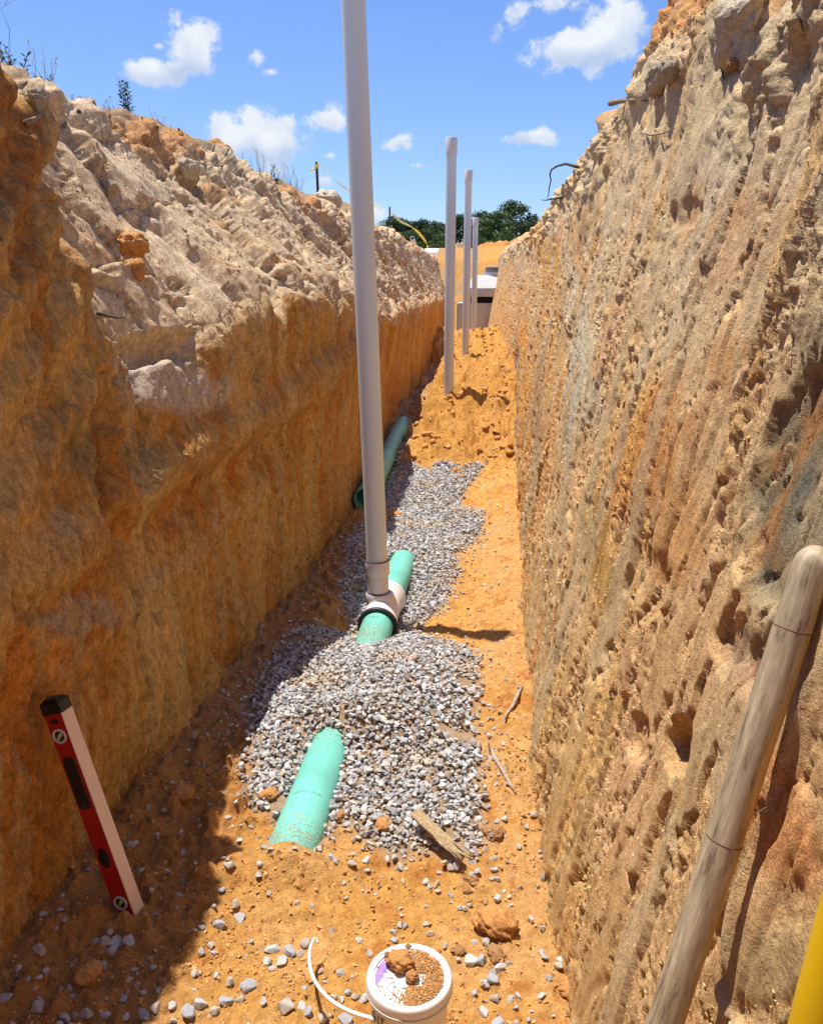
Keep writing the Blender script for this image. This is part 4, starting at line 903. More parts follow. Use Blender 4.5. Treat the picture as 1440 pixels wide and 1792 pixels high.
def near_green():
    a = Vector(at_z(518, 1500, .0)); b = Vector(at_z(583, 1275, .0)); a.x -= .0; a.z = .000; b.z = .012
    a = Vector((-.545, 1.97, -.005)); b = Vector((-.515, 2.95, .018))
    e = empty('sewer_pipe', a, 'half buried green sewer pipe in the near edge of the gravel', 'pipe')
    bm = bmesh.new(); n = 14; pts = [(b-a)*(k/n) for k in range(n+1)]; 
    ringpipe('barrel', Vector((0, 0, 0)), b-a, RG, M_green, e)
    ax = (b-a).normalized(); bm = bmesh.new(); rr = random.Random(3)
    for k in range(26):
        if k in (6, 13, 14, 20): continue
        s = .30+k*.0; an = -.5+k*.045; d = Vector((math.sin(an), 0, math.cos(an))); box(bm, axisM(ax*(.30+.003*(k % 3))+d*(RG+.0006), d, ax), .004+.003*(k % 2), .0013, .0005)
    obj('pipe_print', bm, M_mark, e, smooth=False)
    # thin skirt of soil where the pipe goes under at both ends
    r = np.random.RandomState(9); n = 4200; t = np.where(r.rand(n) < .5, .03+.10*np.abs(r.normal(size=n)), .78-.08*np.abs(r.normal(size=n))); an = r.normal(0, .75, n)
    P = np.array(a)[None]+np.array(b-a)[None]*t[:, None]/1.0+np.stack([np.sin(an), 0*an, np.cos(an)], 1)*.0805
    s = .001+.0038*r.rand(n)**2; m = r.rand(n)[:, None]; col = np.array([.58, .36, .17])*m+np.array([.48, .38, .27])*(1-m)
    scatter('pipe_soil', P, s, col, M_crumb, 'soil and grit spilled over the ends of the near green pipe', 12)
near_green()
def on_pipe_grit():
    r = np.random.RandomState(19); n = 2600
    c = np.array([-.50, 3.99, .0]); ax = np.array([.033, .99, .066]); t = r.normal(-.40, .07, n); an = r.normal(-.1, .6, n)
    P = c[None]+ax[None]*t[:, None]+np.stack([np.sin(an), 0*an, np.cos(an)], 1)*.0805
    s = .001+.0040*r.rand(n)**2; col = np.tile([.50, .38, .24], (n, 1))*r.uniform(.8, 1.2, (n, 1))
    scatter('pipe_grit', P, s, col, M_crumb, 'sandy grit spread over the green pipe in front of the tee', 13)
on_pipe_grit()
# small flat chip on the near pipe
me = rock_mesh('stone_chip', 91, SM[1], 2, .1, (1.5, .8, .3)); o = bpy.data.objects.new('stone_chip', me); C.objects.link(o)
o.location = at_z(517, 1402, .062); o.location.z = .064; o.scale = (.021,)*3; o.rotation_euler = (.1, -.35, .6); tag(o, 'small flat grey stone chip lying on the near green pipe', 'stone')

def loose_green():
    a = Vector(at_z(640, 878, .08)); a = Vector((-.865, 5.98, .085)); b = Vector((-.885, 9.05, .17))
    e = empty('spare_pipe', a, 'loose green pipe in shade against the left wall, open bell towards the viewer', 'pipe')
    ringpipe('barrel', (b-a)*.06, b-a, RG, M_green, e)
    bm = bmesh.new(); lathe(bm, [(.094, 0), (.096, .01), (.096, .15), (.091, .17), (.0805, .20), (.072, .20), (.088, .15), (.088, 0)], axisM((0, 0, 0), b-a), 40, closed=True); obj('bell', bm, M_green, e, ang=40)
    bm = bmesh.new(); lathe(bm, [(.0, .14), (.0875, .14)], axisM((0, 0, 0), b-a), 40); obj('bore_shade_disc', bm, M_bore_shade, e)  # dark disc across the hollow bell, painted stand-in for the shade inside
loose_green()

def capped(px, bpy_, tpy, Y, r, label, tilt_top):
    b = Vector(at_y(px, bpy_, Y)); t = Vector(at_y(tilt_top, tpy, Y)); b.z -= .25
    e = empty('riser_pipe', b, label, 'pipe', 'capped riser pipes down the trench')
    ringpipe('pipe', (0, 0, 0), t-b, r, M_pvc, e)
    d = (t-b); L = d.length; bm = bmesh.new(); lathe(bm, [(r+.001, L-.15), (r+.007, L-.15), (r+.0075, L-.006), (r+.004, L), (.004, L+.006)], axisM((0, 0, 0), d), 36); obj('cap', bm, M_fit, e, ang=40)
capped(785, 693, 240, 8.9, .053, 'second riser pipe, tallest of the three capped ones standing in the sand mound', 790)
capped(814, 628, 297, 12.8, .053, 'middle one of the three capped riser pipes in front of the concrete box', 820)
capped(829, 583, 380, 17.0, .053, 'farthest and shortest capped riser pipe in front of the concrete box', 832)

# ------------------------------------------------------------------ precast manhole at the end
def manhole():
    c = at_y(857, 530, 20.2); cx = c[0]+.10; e = empty('concrete_manhole', (cx, 20.8, .3), 'precast concrete manhole box with pale sloping top at the end of the trench', 'manhole')
    zz = lambda py, Y=20.2: at_y(850, py, Y)[2]-.3
    w = 1.36
    z1 = zz(530); z2 = zz(519); z3 = zz(504); z4 = zz(481, 21.0)
    def I(z): return Matrix.Translation((0, 0, z))
    bm = bmesh.new(); box(bm, Matrix.Translation((-.10, 0, (z1-.2)/2)), w+.2, 1.2, z1+.2, .02); obj('lower_section', bm, M_conc, e, ang=30)
    bm = bmesh.new(); box(bm, I((z1+z2)/2), w-.16, 1.04, z2-z1+.01, 0); obj('gap_shade_block', bm, M_gap_shade, e, smooth=False)  # solid dark block in the open gap, its shade painted as colour
    bm = bmesh.new(); box(bm, I((z2+z3)/2), w-.05, 1.2, z3-z2, .015); obj('upper_section', bm, M_conc, e, ang=30)
    bm = bmesh.new(); hw = (w-.06)/2; lo = [(-hw, -.59, z3), (hw, -.59, z3), (hw, .59, z3), (-hw, .59, z3)]; hi = [(-hw+.13, .0, z4), (hw-.13, .0, z4), (hw-.13, .55, z4), (-hw+.13, .55, z4)]
    lv = [bm.verts.new(v) for v in lo]; hv = [bm.verts.new(v) for v in hi]
    for k in range(4): bm.faces.new((lv[k], lv[(k+1) % 4], hv[(k+1) % 4], hv[k]))
    bm.faces.new(hv); bmesh.ops.bevel(bm, geom=[x for x in bm.edges if not x.is_boundary], offset=.02, segments=2, affect='EDGES'); obj('sloping_top', bm, M_conct, e, ang=30)
    bm = bmesh.new(); lathe(bm, [(.36, z4-.02), (.36, z4+.07), (.30, z4+.07)], Matrix.Translation((.08, .28, 0)), 32); obj('neck', bm, M_conc, e, ang=30)
    bm = bmesh.new(); lathe(bm, [(.31, z4+.06), (.31, z4+.18), (.28, z4+.20), (.0, z4+.21)], Matrix.Translation((.08, .28, 0)), 32); obj('cast_frame', bm, M_iron, e, ang=30)
    bm = bmesh.new(); tube(bm, [(.1, -.60, z1+.05), (.25, -.64, z1+.03), (.36, -.63, z1+.06), (.45, -.61, z1+.13)], .012, 6); obj('lifting_cable', bm, M_conct, e)
    bm = bmesh.new(); box(bm, Matrix.Translation((-.05, -.605, z1-.04)), .22, .012, .07, 0); obj('pale_patch', bm, M_conct, e, smooth=False)
    # joint tab: pieces that hold the upper section above the gap
    bm = bmesh.new(); box(bm, Matrix.Translation((-.05-.55, -.54, (z1+z2)/2)), .1, .08, z2-z1); obj('spacer', bm, M_conc, e, smooth=False)
manhole()

# ------------------------------------------------------------------ spirit level
def level():
    base = Vector(at_z(232, 1602, float(floor_z(-.92, 1.79))+.0)); base.z += -.01; top = Vector(at_x(95, 1228, -1.085))
    a = (top-base); L = a.length; a.normalize(); mid = (base+top)/2
    toc = (Vector((0, 0, EYE))-mid); v = (toc-a*toc.dot(a)).normalized(); r = a.cross(v).normalized()
    if r.dot(Vector((1, 0, 0))) < 0: r = -r
    th = rad(44); nred = v*math.cos(th)-r*math.sin(th); npale = v*math.sin(th)+r*math.cos(th)
    e = empty('spirit_level', base, 'red box spirit level with black end caps leaning on the shaded left wall', 'level')
    M = Matrix((npale, nred, a)).transposed().to_4x4()       # local x = pale edge normal, y = red face normal, z = up the bar
    TX, TY = .055, .044     # across the red face, across the pale edge
    def P(x, y, z): return M @ Matrix.Translation((x, y, z))
    Lb = L-.04
    bm = bmesh.new(); box(bm, P(0, 0, .02+Lb/2), TX, TY, Lb, .0025); obj('body', bm, M_red, e, ang=30)
    bm = bmesh.new(); box(bm, P(TX/2+.0004, 0, .02+Lb/2-.002), .003, TY-.001, Lb-.002, .0008); obj('bare_edge', bm, M_edge, e, ang=30)
    bm = bmesh.new(); box(bm, P(0, 0, L-.012), TX+.006, TY+.006, .036, .004); box(bm, P(0, 0, L+.008), TX-.008, TY-.010, .006, .002); obj('end_cap', bm, M_blk, e, ang=30)
    bm = bmesh.new(); box(bm, P(0, 0, .012), TX+.002, TY+.002, .03, .004); obj('end_cap', bm, M_blk, e, ang=30)
    yf = TY/2
    def blk(name, z0, z1, wx, cut, m, par=e, h=.003):
        bm = bmesh.new(); pts = [(-wx, z0+cut), (-wx+cut*.5, z0), (wx-cut*.5, z0), (wx, z0+cut), (wx, z1-cut), (wx-cut*.5, z1), (-wx+cut*.5, z1), (-wx, z1-cut)]
        lo = [bm.verts.new(M @ Vector((x, yf-.001, z))) for x, z in pts]; hi = [bm.verts.new(M @ Vector((x*.93, yf+h, z))) for x, z in pts]
        bm.faces.new(lo); bm.faces.new(hi)
        for k in range(8): bm.faces.new((lo[k], lo[(k+1) % 8], hi[(k+1) % 8], hi[k]))
        return obj(name, bm, m, par, ang=30)
    g = blk('hand_grip', L*.54, L*.77, .019, .012, M_blk)
    bm = bmesh.new(); vs = [bm.verts.new(M @ Vector((x, yf+.0036, z))) for x, z in ((-.008, L*.553), (.009, L*.553), (.002, L*.572))]; bm.faces.new(vs); obj('triangle_mark', bm, M_mark, g, smooth=False)
    blk('centre_window', L*.27, L*.355, .016, .018, M_blk); blk('hang_slot', L-.052, L-.040, .013, .004, M_blk, h=.001)
    for zc in (L*.865, L*.10):
        Mv = P(0, yf, zc) @ Matrix.Rotation(rad(-90), 4, 'X')
        bm = bmesh.new(); lathe(bm, [(.0205, -.002), (.0205, .003), (.019, .004), (.014, .002), (.014, -.002)], Mv, 36, closed=True); vb = obj('vial_bezel', bm, M_ring, e, ang=40)
        bm = bmesh.new(); lathe(bm, [(.0, .0012), (.0142, .0012)], Mv, 32); obj('vial_recess', bm, M_blk, vb)
        bm = bmesh.new(); M3 = Mv @ Matrix.Rotation(rad(45), 4, 'Z') @ Matrix.Rotation(rad(90), 4, 'X')
        lathe(bm, [(.0, -.012), (.004, -.011), (.0055, -.009), (.0055, .009), (.004, .011), (.0, .012)], M3, 16); obj('vial', bm, M_vial, vb)
level()

# ------------------------------------------------------------------ pail with dirt on its lid
def pail():
    zf = float(floor_z(-.13, 1.47)); zl = .205; c = Vector(at_z(716, 1708, zl)); base = Vector((c.x, c.y, zf-.012)); h = zl-base.z; R0 = .094
    e = empty('paint_pail', base, 'small white pail with soil spilled over its lid, handle swung to the left', 'pail')
    bm = bmesh.new(); lathe(bm, [(.0, 0), (.074, 0), (.078, .004), (.086, h-.03), (.087, h-.03), (.087, h-.012), (.083, h-.012)], Matrix(), 56); obj('body', bm, M_pail, e, ang=40)
    bm = bmesh.new()
    lathe(bm, [(.0885, h-.030), (R0-.001, h-.029), (R0, h-.022), (R0-.001, h-.006), (R0-.002, h-.001), (R0-.0055, h+.0015), (R0-.009, h+.0005), (R0-.011, h-.004), (R0-.0125, h-.0045), (R0-.014, h-.0015), (R0-.0155, h-.0015), (R0-.017, h-.006), (.03, h-.0065), (.0, h-.0065)], Matrix(), 72)
    lid = obj('lid', bm, M_pail, e, ang=50)
    bm = bmesh.new(); lathe(bm, [(R0+.0005, h-.026), (R0+.0012, h-.024), (R0+.0005, h-.022)], Matrix(), 72, closed=True); obj('seal_groove', bm, M_ring, lid)
    # violet primer stain: thin arc sheet on the lid, near its left rim
    bm = bmesh.new(); rr = random.Random(5); inn = []; out = []
    for k in range(26):
        a = rad(118+k*3.4); w = math.sin(math.pi*k/25); ro = R0-.019; ri = ro-.004-.020*w*(.8+.4*rr.random())
        out.append(bm.verts.new((ro*math.cos(a), ro*math.sin(a), h-.0056))); inn.append(bm.verts.new((ri*math.cos(a), ri*math.sin(a), h-.0056)))
    for k in range(25): bm.faces.new((out[k], out[k+1], inn[k+1], inn[k]))
    obj('violet_stain', bm, M_vlt, lid, smooth=False)
    # scribbled marks on the side
    bm = bmesh.new()
    for k, (a0, z0, a1, z1) in enumerate([(208, .12, 212, .16), (216, .165, 219, .15), (219, .15, 216, .135), (226, .13, 226, .165), (231, .165, 237, .165), (234, .165, 234, .13)]):
        p0 = Vector((.0875*math.cos(rad(a0)), .0875*math.sin(rad(a0)), z0)); p1 = Vector((.0875*math.cos(rad(a1)), .0875*math.sin(rad(a1)), z1)); tube(bm, [p0, p1], .0011, 5)
    obj('marker_lines', bm, M_blk, e)
    # handle
    pts = [Vector(at_z(x, y, z)) for x, y, z in ((556, 1651, .050), (552, 1643, .056), (546, 1650, .06), (541, 1672, .07), (544, 1700, .085), (556, 1726, .10), (580, 1752, .115), (615, 1772, .125), (660, 1786, .13), (715, 1806, .125), (745, 1822, .12))]
    pts.append(Vector((c.x+.03, c.y-.090, .115)))
    cr = []
    for k in range(len(pts)-1):
        p0, p1, p2, p3 = pts[max(k-1, 0)], pts[k], pts[k+1], pts[min(k+2, len(pts)-1)]
        for t in np.linspace(0, 1, 6)[:-1]: cr.append(.5*((2*p1)+(-p0+p2)*t+(2*p0-5*p1+4*p2-p3)*t*t+(-p0+3*p1-3*p2+p3)*t**3))
    cr.append(pts[-1]); rs = [.0022+.0022*min(1, k/14) for k in range(len(cr))]
    bm = bmesh.new(); tube(bm, [p-base for p in cr], rs, 10); obj('handle', bm, M_pail, e)
    bm = bmesh.new(); lathe(bm, [(.0, -.006), (.010, -.005), (.010, .005), (.0, .006)], axisM(pts[-1]-base, (1, 0, 0)), 20); obj('handle_ear', bm, M_pail, e)
    # soil on the lid
    r = np.random.RandomState(8); n = 11000; rr_ = (R0-.019)*np.sqrt(r.rand(n)); an = r.rand(n)*6.283; x = rr_*np.cos(an); y = rr_*np.sin(an)
    dens = ss(-.01, .03, x+.35*y*0+.012*fbm(x*40, y*40, 3, 60))+ss(.02, .05, -y+.01+.3*x+.01*fbm(x*50, y*50, 3, 61))*ss(-.02, .02, x)+ss(.03, .05, y+.2*x)*.5; dens = np.clip(dens, .08, 1)*np.where((x < .035) & (x > -.03) & (np.abs(y+.005) < .018), .12, 1)*np.where(x < -.035, .35, 1)
    k = r.rand(n) < dens; x = x[k]; y = y[k]; s = .0016+.0042*r.rand(x.size)**2.2
    col = np.tile([.52, .27, .10], (x.size, 1))*r.uniform(.65, 1.25, (x.size, 1)); zt = base.z+h-.0055
    thick = .004*ss(0, .03, x)
    scatter('lid_soil', np.stack([c.x+x, c.y+y, zt+s*.2+thick*r.rand(x.size)], 1), s, col, M_crumb, 'brown soil spilled over the lid of the pail', 14)
    for (px, py, w, st, lab, seed, m) in ((700, 1684, 44, (1.15, .85, .6), 'large brown clod on the back of the pail lid', 81, M_clod), (721, 1711, 22, (1, 1, .85), 'small round orange clod in the middle of the pail lid', 82, M_clod), (678, 1672, 12, (1, 1, .8), 'tiny dark clod left of the large clod on the lid', 83, M_clod_dark), (714, 1657, 10, (1, 1, .8), 'tiny reddish clod at the back rim of the lid', 84, M_clod)):
        me = rock_mesh('lid_clod', seed, m, 4, .42, st, 5); o = bpy.data.objects.new('lid_clod', me); C.objects.link(o); s = w/F*1.8
        p = at_z(px, py, zt+s*.25); o.location = (p[0], p[1], zt+s*.3); o.scale = (s, s, s); tag(o, lab, 'clod')
pail()

# ------------------------------------------------------------------ wood and sticks on the floor
def split_wood():
    a = Vector(at_z(727, 1422, .085)); b = Vector(at_z(806, 1500, .045)); e = a
    r = random.Random(4); n = 22; m = 14; L = (b-a).length; u = (b-a).normalized(); s = u.cross(Vector((0, 0, 1))).normalized(); w = s.cross(u)
    bm = bmesh.new(); rings = []
    for i in range(n+1):
        t = i/n; ring = []
        for k in range(m):
            an = 2*math.pi*k/m; rx = .021*(1-.35*t)*(.9+.25*math.sin(k*2.3)); rz = .013*(1-.3*t)*(.9+.2*math.cos(k*3.1))
            j = float(pn(k*1.9, t*2.2, 5))*.005+.0015*r.random(); ln = t
            off = 0
            if i == n: off = r.uniform(-.02, .012)
            if i == 0: off = r.uniform(-.004, .006)
            ring.append(bm.verts.new(u*(L*ln+off)+s*(math.cos(an)*(rx+j))+w*(math.sin(an)*(rz+j))))
        rings.append(ring)
    for p_, q in zip(rings, rings[1:]):
        for k in range(m): bm.faces.new((p_[k], p_[(k+1) % m], q[(k+1) % m], q[k]))
    bm.faces.new(rings[0]); bm.faces.new(rings[-1])
    o = empty('split_wood', a, 'splintered tan piece of wood lying on the near edge of the gravel', 'wood'); obj('billet', bm, M_wood, o, ang=35)
    for k in range(7):
        bm = bmesh.new(); off = s*r.uniform(-.014, .014)+w*r.uniform(-.002, .010); l0 = L*r.uniform(.72, .85); l1 = L*r.uniform(1.0, 1.14)
        tube(bm, [u*l0+off, u*((l0+l1)/2)+off*1.05+w*.002, u*l1+off*1.25], [.0026, .002, .0006], 5); obj('splinter', bm, M_wood, o)
split_wood()
def stick(pts, r0, mat, label, name='stick', cat='stick', lift=.008, twigs=()):
    P = []
    for (x, y) in pts:
        p = at_z(x, y, .05); z = float(floor_z(p[0], p[1]))+lift; p = at_z(x, y, z); P.append(Vector((p[0], p[1], z)))
    o0 = P[0]; bm = bmesh.new(); n = len(P); tube(bm, [p-o0 for p in P], [r0*(1-.7*abs(2*(i/(n-1))-.8)**1.5*.8) for i in range(n)], 7)
    o = obj(name, bm, mat); o.location = o0; tag(o, label, cat); return o
stick([(912, 1203), (905, 1218), (897, 1235), (886, 1250), (880, 1262)], .008, M_twigg, 'short pale stick standing out along the right bank')
stick([(860, 1312), (868, 1330), (880, 1348), (892, 1372), (903, 1388)], .009, M_twigg, 'long grey stick lying down the right bank below the short one')
stick([(835, 1398), (845, 1410), (855, 1420)], .007, M_twigg, 'thin stick on the right edge of the gravel')
stick([(612, 1052), (618, 1068), (634, 1078), (645, 1070)], .004, M_twigg, 'pale bent twig lying left of the tee')
stick([(855, 1300), (856, 1312), (857, 1322)], .003, M_rootd, 'thin dark twig beside the long grey stick')

# ------------------------------------------------------------------ handles leaning at the right
def leaning_handle(p_top, p_low, r, mat, name, label, rounded=True):
    t = Vector(p_top); l = Vector(p_low); d = (l-t).normalized(); k = (t.z-.01)/(-d.z); foot = t+d*k
    M = axisM((0, 0, 0), t-foot, Vector((1, 0, 0))); L = (t-foot).length
    e = empty(name, foot, label, 'handle'); e.rotation_euler = M.to_euler()
    bm = bmesh.new(); prof = []; n = 60
    for i in range(n+1):
        z = L*i/n; prof.append((r*(1.0+.012*math.sin(i*1.7)+.008*math.sin(i*.6)), z))
    prof = [q for q in prof if q[1] < L-.035]; prof.append((r, L-.034))
    lathe(bm, [(0.0005, 0)]+prof, Matrix(), 40); obj('shaft', bm, mat, e, ang=60)
    bm = bmesh.new(); cap = [(r*1.0, L-.034)]+[(r*math.cos(a), L-.022+.022*math.sin(a)) for a in np.linspace(0, math.pi/2, 9)]; cap[-1] = (.0003, L)
    lathe(bm, cap, Matrix(), 40); obj('rounded_end', bm, mat, e)
    return e, L, r
M_redline = plain('dark_red_line', (.16, .06, .045), .6, .3, .3, 60)
ph = at_d(1433, 955, .86); pl = at_d(1163, 1792, .92)
e, L, r = leaning_handle(ph, pl, .0192, M_handle, 'shovel_handle', 'worn grey brown tool handle with a rounded end leaning on the right wall')
for dz, w in ((.092, .0009), (.335, .0009)):
    bm = bmesh.new(); lathe(bm, [(r+.0002, L-dz-w), (r+.0006, L-dz), (r+.0002, L-dz+w)], Matrix(), 40, closed=True); obj('red_line', bm, M_redline, e)
a = at_d(1432, 1792, .74); b_ = at_d(1480, 1616, .72); d = (b_-a); tp = b_+d*.6
leaning_handle(tp, a, .0235, M_ypole, 'yellow_handle', 'bright yellow tool handle cut off by the lower right corner')

# ------------------------------------------------------------------ things along the rims
def left_surface_z(x, y):
    X, Y, Z = LW; j = np.argmin(np.abs(Y[300]-y)); col = X[:, j]; k = np.argmin(np.abs(col-x)); return float(Z[k, j])
def right_surface_z(x, y):
    X, Y, Z = RW; j = np.argmin(np.abs(Y[300]-y)); col = X[:, j]; k = np.argmin(np.abs(col-x)+(Z[:, j] < 1.9)*9); return float(Z[k, j])
def rim_line(side, y):
    X, Y, Z = LW if side == 'L' else RW
    j = np.argmin(np.abs(Y[300]-y)); s = slice(330, 430); el = (Z[s, j]-EYE)/np.hypot(X[s, j], Y[s, j])
    k = int(np.argmax(el))+330; return Vector((X[k, j], Y[k, j], Z[k, j]))
def near_px(side, px):
    """rim skyline point seen at photo column px"""
    best = None
    for y in np.exp(np.linspace(math.log(1.6), math.log(24), 260)):
        p = rim_line(side, y); v = p-Vector((0, 0, EYE))
        fx = v.x*math.cos(YAW)+v.y*math.sin(YAW); fy = -v.x*math.sin(YAW)+v.y*math.cos(YAW); Zc = fy*math.cos(PITCH)-v.z*math.sin(PITCH)
        u = 720+F*fx/Zc
        if best is None or abs(u-px) < best[0]: best = (abs(u-px), p)
    return best[1]
def leaf(bm, p, d, l, w):
    d = d.normalized(); s = d.cross(Vector((0, 0, 1)));
    if s.length < .1: s = Vector((1, 0, 0))
    s.normalize(); n = s.cross(d)
    a = bm.verts.new(p); b = bm.verts.new(p+d*l*.5+s*w-n*w*.3); c = bm.verts.new(p+d*l-Vector((0, 0, l*.15))); e = bm.verts.new(p+d*l*.5-s*w-n*w*.3); m = bm.verts.new(p+d*l*.5+n*w*.2)
    bm.faces.new((a, b, m)); bm.faces.new((b, c, m)); bm.faces.new((c, e, m)); bm.faces.new((e, a, m))
def weed(p, h, label, seed, dense=26, ll=.05, stems=1, lm=M_weed, spread=.25, name='weed'):
    r = random.Random(seed); e = empty(name, p, label, 'plant'); lb = bmesh.new(); sb = bmesh.new()
    for s in range(stems):
        d = Vector((r.uniform(-spread, spread), r.uniform(-spread, spread), 1)); hh = h*r.uniform(.7, 1) if s else h
        b0 = Vector((r.uniform(-.03, .03)*stems*.5, r.uniform(-.03, .03)*stems*.5, -.04)); pts = [b0+d*hh*t+Vector((.03*h*math.sin(t*4+s), 0, 0)) for t in (0, .35, .7, 1)]
        tube(sb, pts, [.004*h/.25, .0032*h/.25, .002*h/.25, .001], 5)
        for k in range(dense):
            t = .15+.85*k/dense; q = b0+d*hh*t; an = k*2.4+r.random(); dv = Vector((math.cos(an), math.sin(an), r.uniform(.2, 1.0))); leaf(lb, q, dv, ll*(1.15-.6*t)*r.uniform(.7, 1.2), ll*.13)
    obj('stem', sb, M_dry if lm is M_dry else M_weed, e); obj('leaves', lb, lm, e, smooth=False); return e
def stalks(p, h, label, seed, n=7, spread=.3, mat=M_dry):
    h *= 1.35; r = random.Random(seed); e = empty('dry_grass', p, label, 'plant'); bm = bmesh.new(); hb = bmesh.new()
    for k in range(n):
        d = Vector((r.uniform(-spread, spread), r.uniform(-spread, spread), 1)); hh = h*r.uniform(.5, 1); b0 = Vector((r.uniform(-.04, .04), r.uniform(-.06, .06), -.03))
        pts = [b0+d*hh*t+Vector((.12*h*t*t*r.uniform(-1, 1), 0, 0)) for t in (0, .3, .6, .85, 1)]; tube(bm, pts, [.0018, .0015, .0012, .0009, .0005], 4)
        for j in range(5): leaf(hb, pts[3]+(pts[4]-pts[3])*j/5, Vector((r.uniform(-1, 1), r.uniform(-1, 1), 1)), .018, .002)
    obj('stem', bm, mat, e); obj('seed_head', hb, mat, e, smooth=False)
weed(near_px('L', 219), .20, 'dark leafy upright weed beside the wooden stake on the left rim', 1, 60, .045, 2, spread=.1)
weed(near_px('L', 260), .10, 'small spreading weed just right of the wooden stake', 2, 12, .045, 3, spread=.7)
weed(near_px('L', 28), .20, 'green and reddish weed clump at the left edge of the frame', 3, 20, .05, 4, spread=.6)
weed(near_px('L', 44), .22, 'narrow dark green weed second from the left edge', 4, 34, .035, 1)
weed(near_px('L', 60), .11, 'low leafy weed trailing over the rim beside the narrow one', 5, 16, .04, 3, spread=.8)
weed(near_px('L', 105), .12, 'low grey green weed on the left rim above the root mat', 6, 16, .03, 4, spread=.6)
weed(near_px('L', 580), .12, 'small umbrella shaped weed right of the taller dark tape post', 7, 16, .09, 1)
weed(near_px('L', 484), .20, 'single upright weed in the dry grass left of the tape post', 8, 22, .06, 1)
weed(near_px('L', 440), .12, 'weed at the start of the dry grass strip', 9, 20, .06, 3, spread=.5)
weed(near_px('L', 303), .05, 'tiny weed on the orange clods of the left rim', 10, 12, .03, 2)
stalks(near_px('L', 5), .34, 'tall thin dry stalks at the very left edge', 11, 7, .12)
stalks(near_px('L', 82), .20, 'tall wispy dry grass left of the root mat', 12, 8, .25)
stalks(near_px('L', 66), .18, 'thin single dry stalks left of the wispy grass', 13, 3, .1)
stalks(near_px('L', 150), .09, 'short thin dry grass on the root mat', 14, 7, .5)
stalks(near_px('L', 178), .08, 'short dry grass left of the leafy upright weed', 15, 7, .6)
stalks(near_px('L', 277), .10, 'sparse dry grass right of the small spreading weed', 16, 3, .3)
stalks(near_px('L', 500), .24, 'dry grass clump left of the tape post', 17, 12, .4)
stalks(near_px('L', 525), .26, 'taller dry grass clump nearest the tape post', 18, 12, .3)
stalks(near_px('L', 460), .18, 'dry grass beside the upright weed', 19, 9, .4)
stalks(near_px('L', 600), .18, 'faint dry grass just left of the main riser pipe', 20, 6, .3)
def grass_strip():
    r = np.random.RandomState(31); bm = bmesh.new(); n = 420
    for k in range(n):
        px = r.choice([r.uniform(0, 130), r.uniform(420, 540), r.uniform(150, 300)], p=[.35, .5, .15]); 
        p = RIMC[int(min(max(px, 0), 799)//4)]; h = r.uniform(.02, .09)*(1.6 if px > 400 else 1); b0 = p+Vector((r.uniform(-.12, .01), r.uniform(-.15, .15)*p.y/5, r.uniform(-.02, .01)))
        d = Vector((r.normal()*.3, r.normal()*.3, 1)); s = Vector((.0016*p.y/3, .001, 0)); a = bm.verts.new(b0-s); b = bm.verts.new(b0+s); c = bm.verts.new(b0+d*h); bm.faces.new((a, b, c))
    o = obj('rim_grass', bm, M_grass, smooth=False); tag(o, 'thin short grass along the top of the left wall', 'grass', kind='stuff')
RIMC = [near_px('L', 4*k) for k in range(200)]
grass_strip()
def root_mat():
    r = np.random.RandomState(33); bm = bmesh.new()
    for k in range(520):
        px = r.uniform(60, 225) if k < 400 else r.uniform(225, 420); p = RIMC[int(px//4)]
        dn = abs(r.normal())*.07; b0 = p+Vector((dn*.6+.01, r.uniform(-.12, .12), -dn)); L = r.uniform(.02, .10); d = Vector((r.uniform(-.1, .5), r.normal(), -abs(r.normal())*.8)); d.normalize()
        m = b0+d*L*.5+Vector((r.normal(), r.normal(), r.normal()))*L*.08; tube(bm, [b0, m, b0+d*L], [.0022+.002*r.rand(), .002, .0008], 4)
    o = obj('root_mat', bm, M_rootd); tag(o, 'dark mat of fine roots hanging under the left rim', 'roots', kind='stuff')
root_mat()
def rim_post(p, h, w, mat, name, label, cat, lean=(0, 0)):
    bm = bmesh.new(); d = Vector((lean[0], lean[1], 1)).normalized(); u, v = frame_(d)
    for (z0, z1, s) in ((-.1, h*.96, 1), (h*.96, h, .8)):
        pass
    tube(bm, [d*-.15, d*h*.5, d*h*.97, d*h], [w, w, w, w*.7], 8); o = obj(name, bm, mat, ang=40); o.location = p; tag(o, label, cat); return o
p = near_px('L', 238); rim_post(p, .13, .009, M_wpost, 'wooden_stake', 'short grey wooden stake on the left rim beside the leafy weed', 'stake', (-.08, 0))
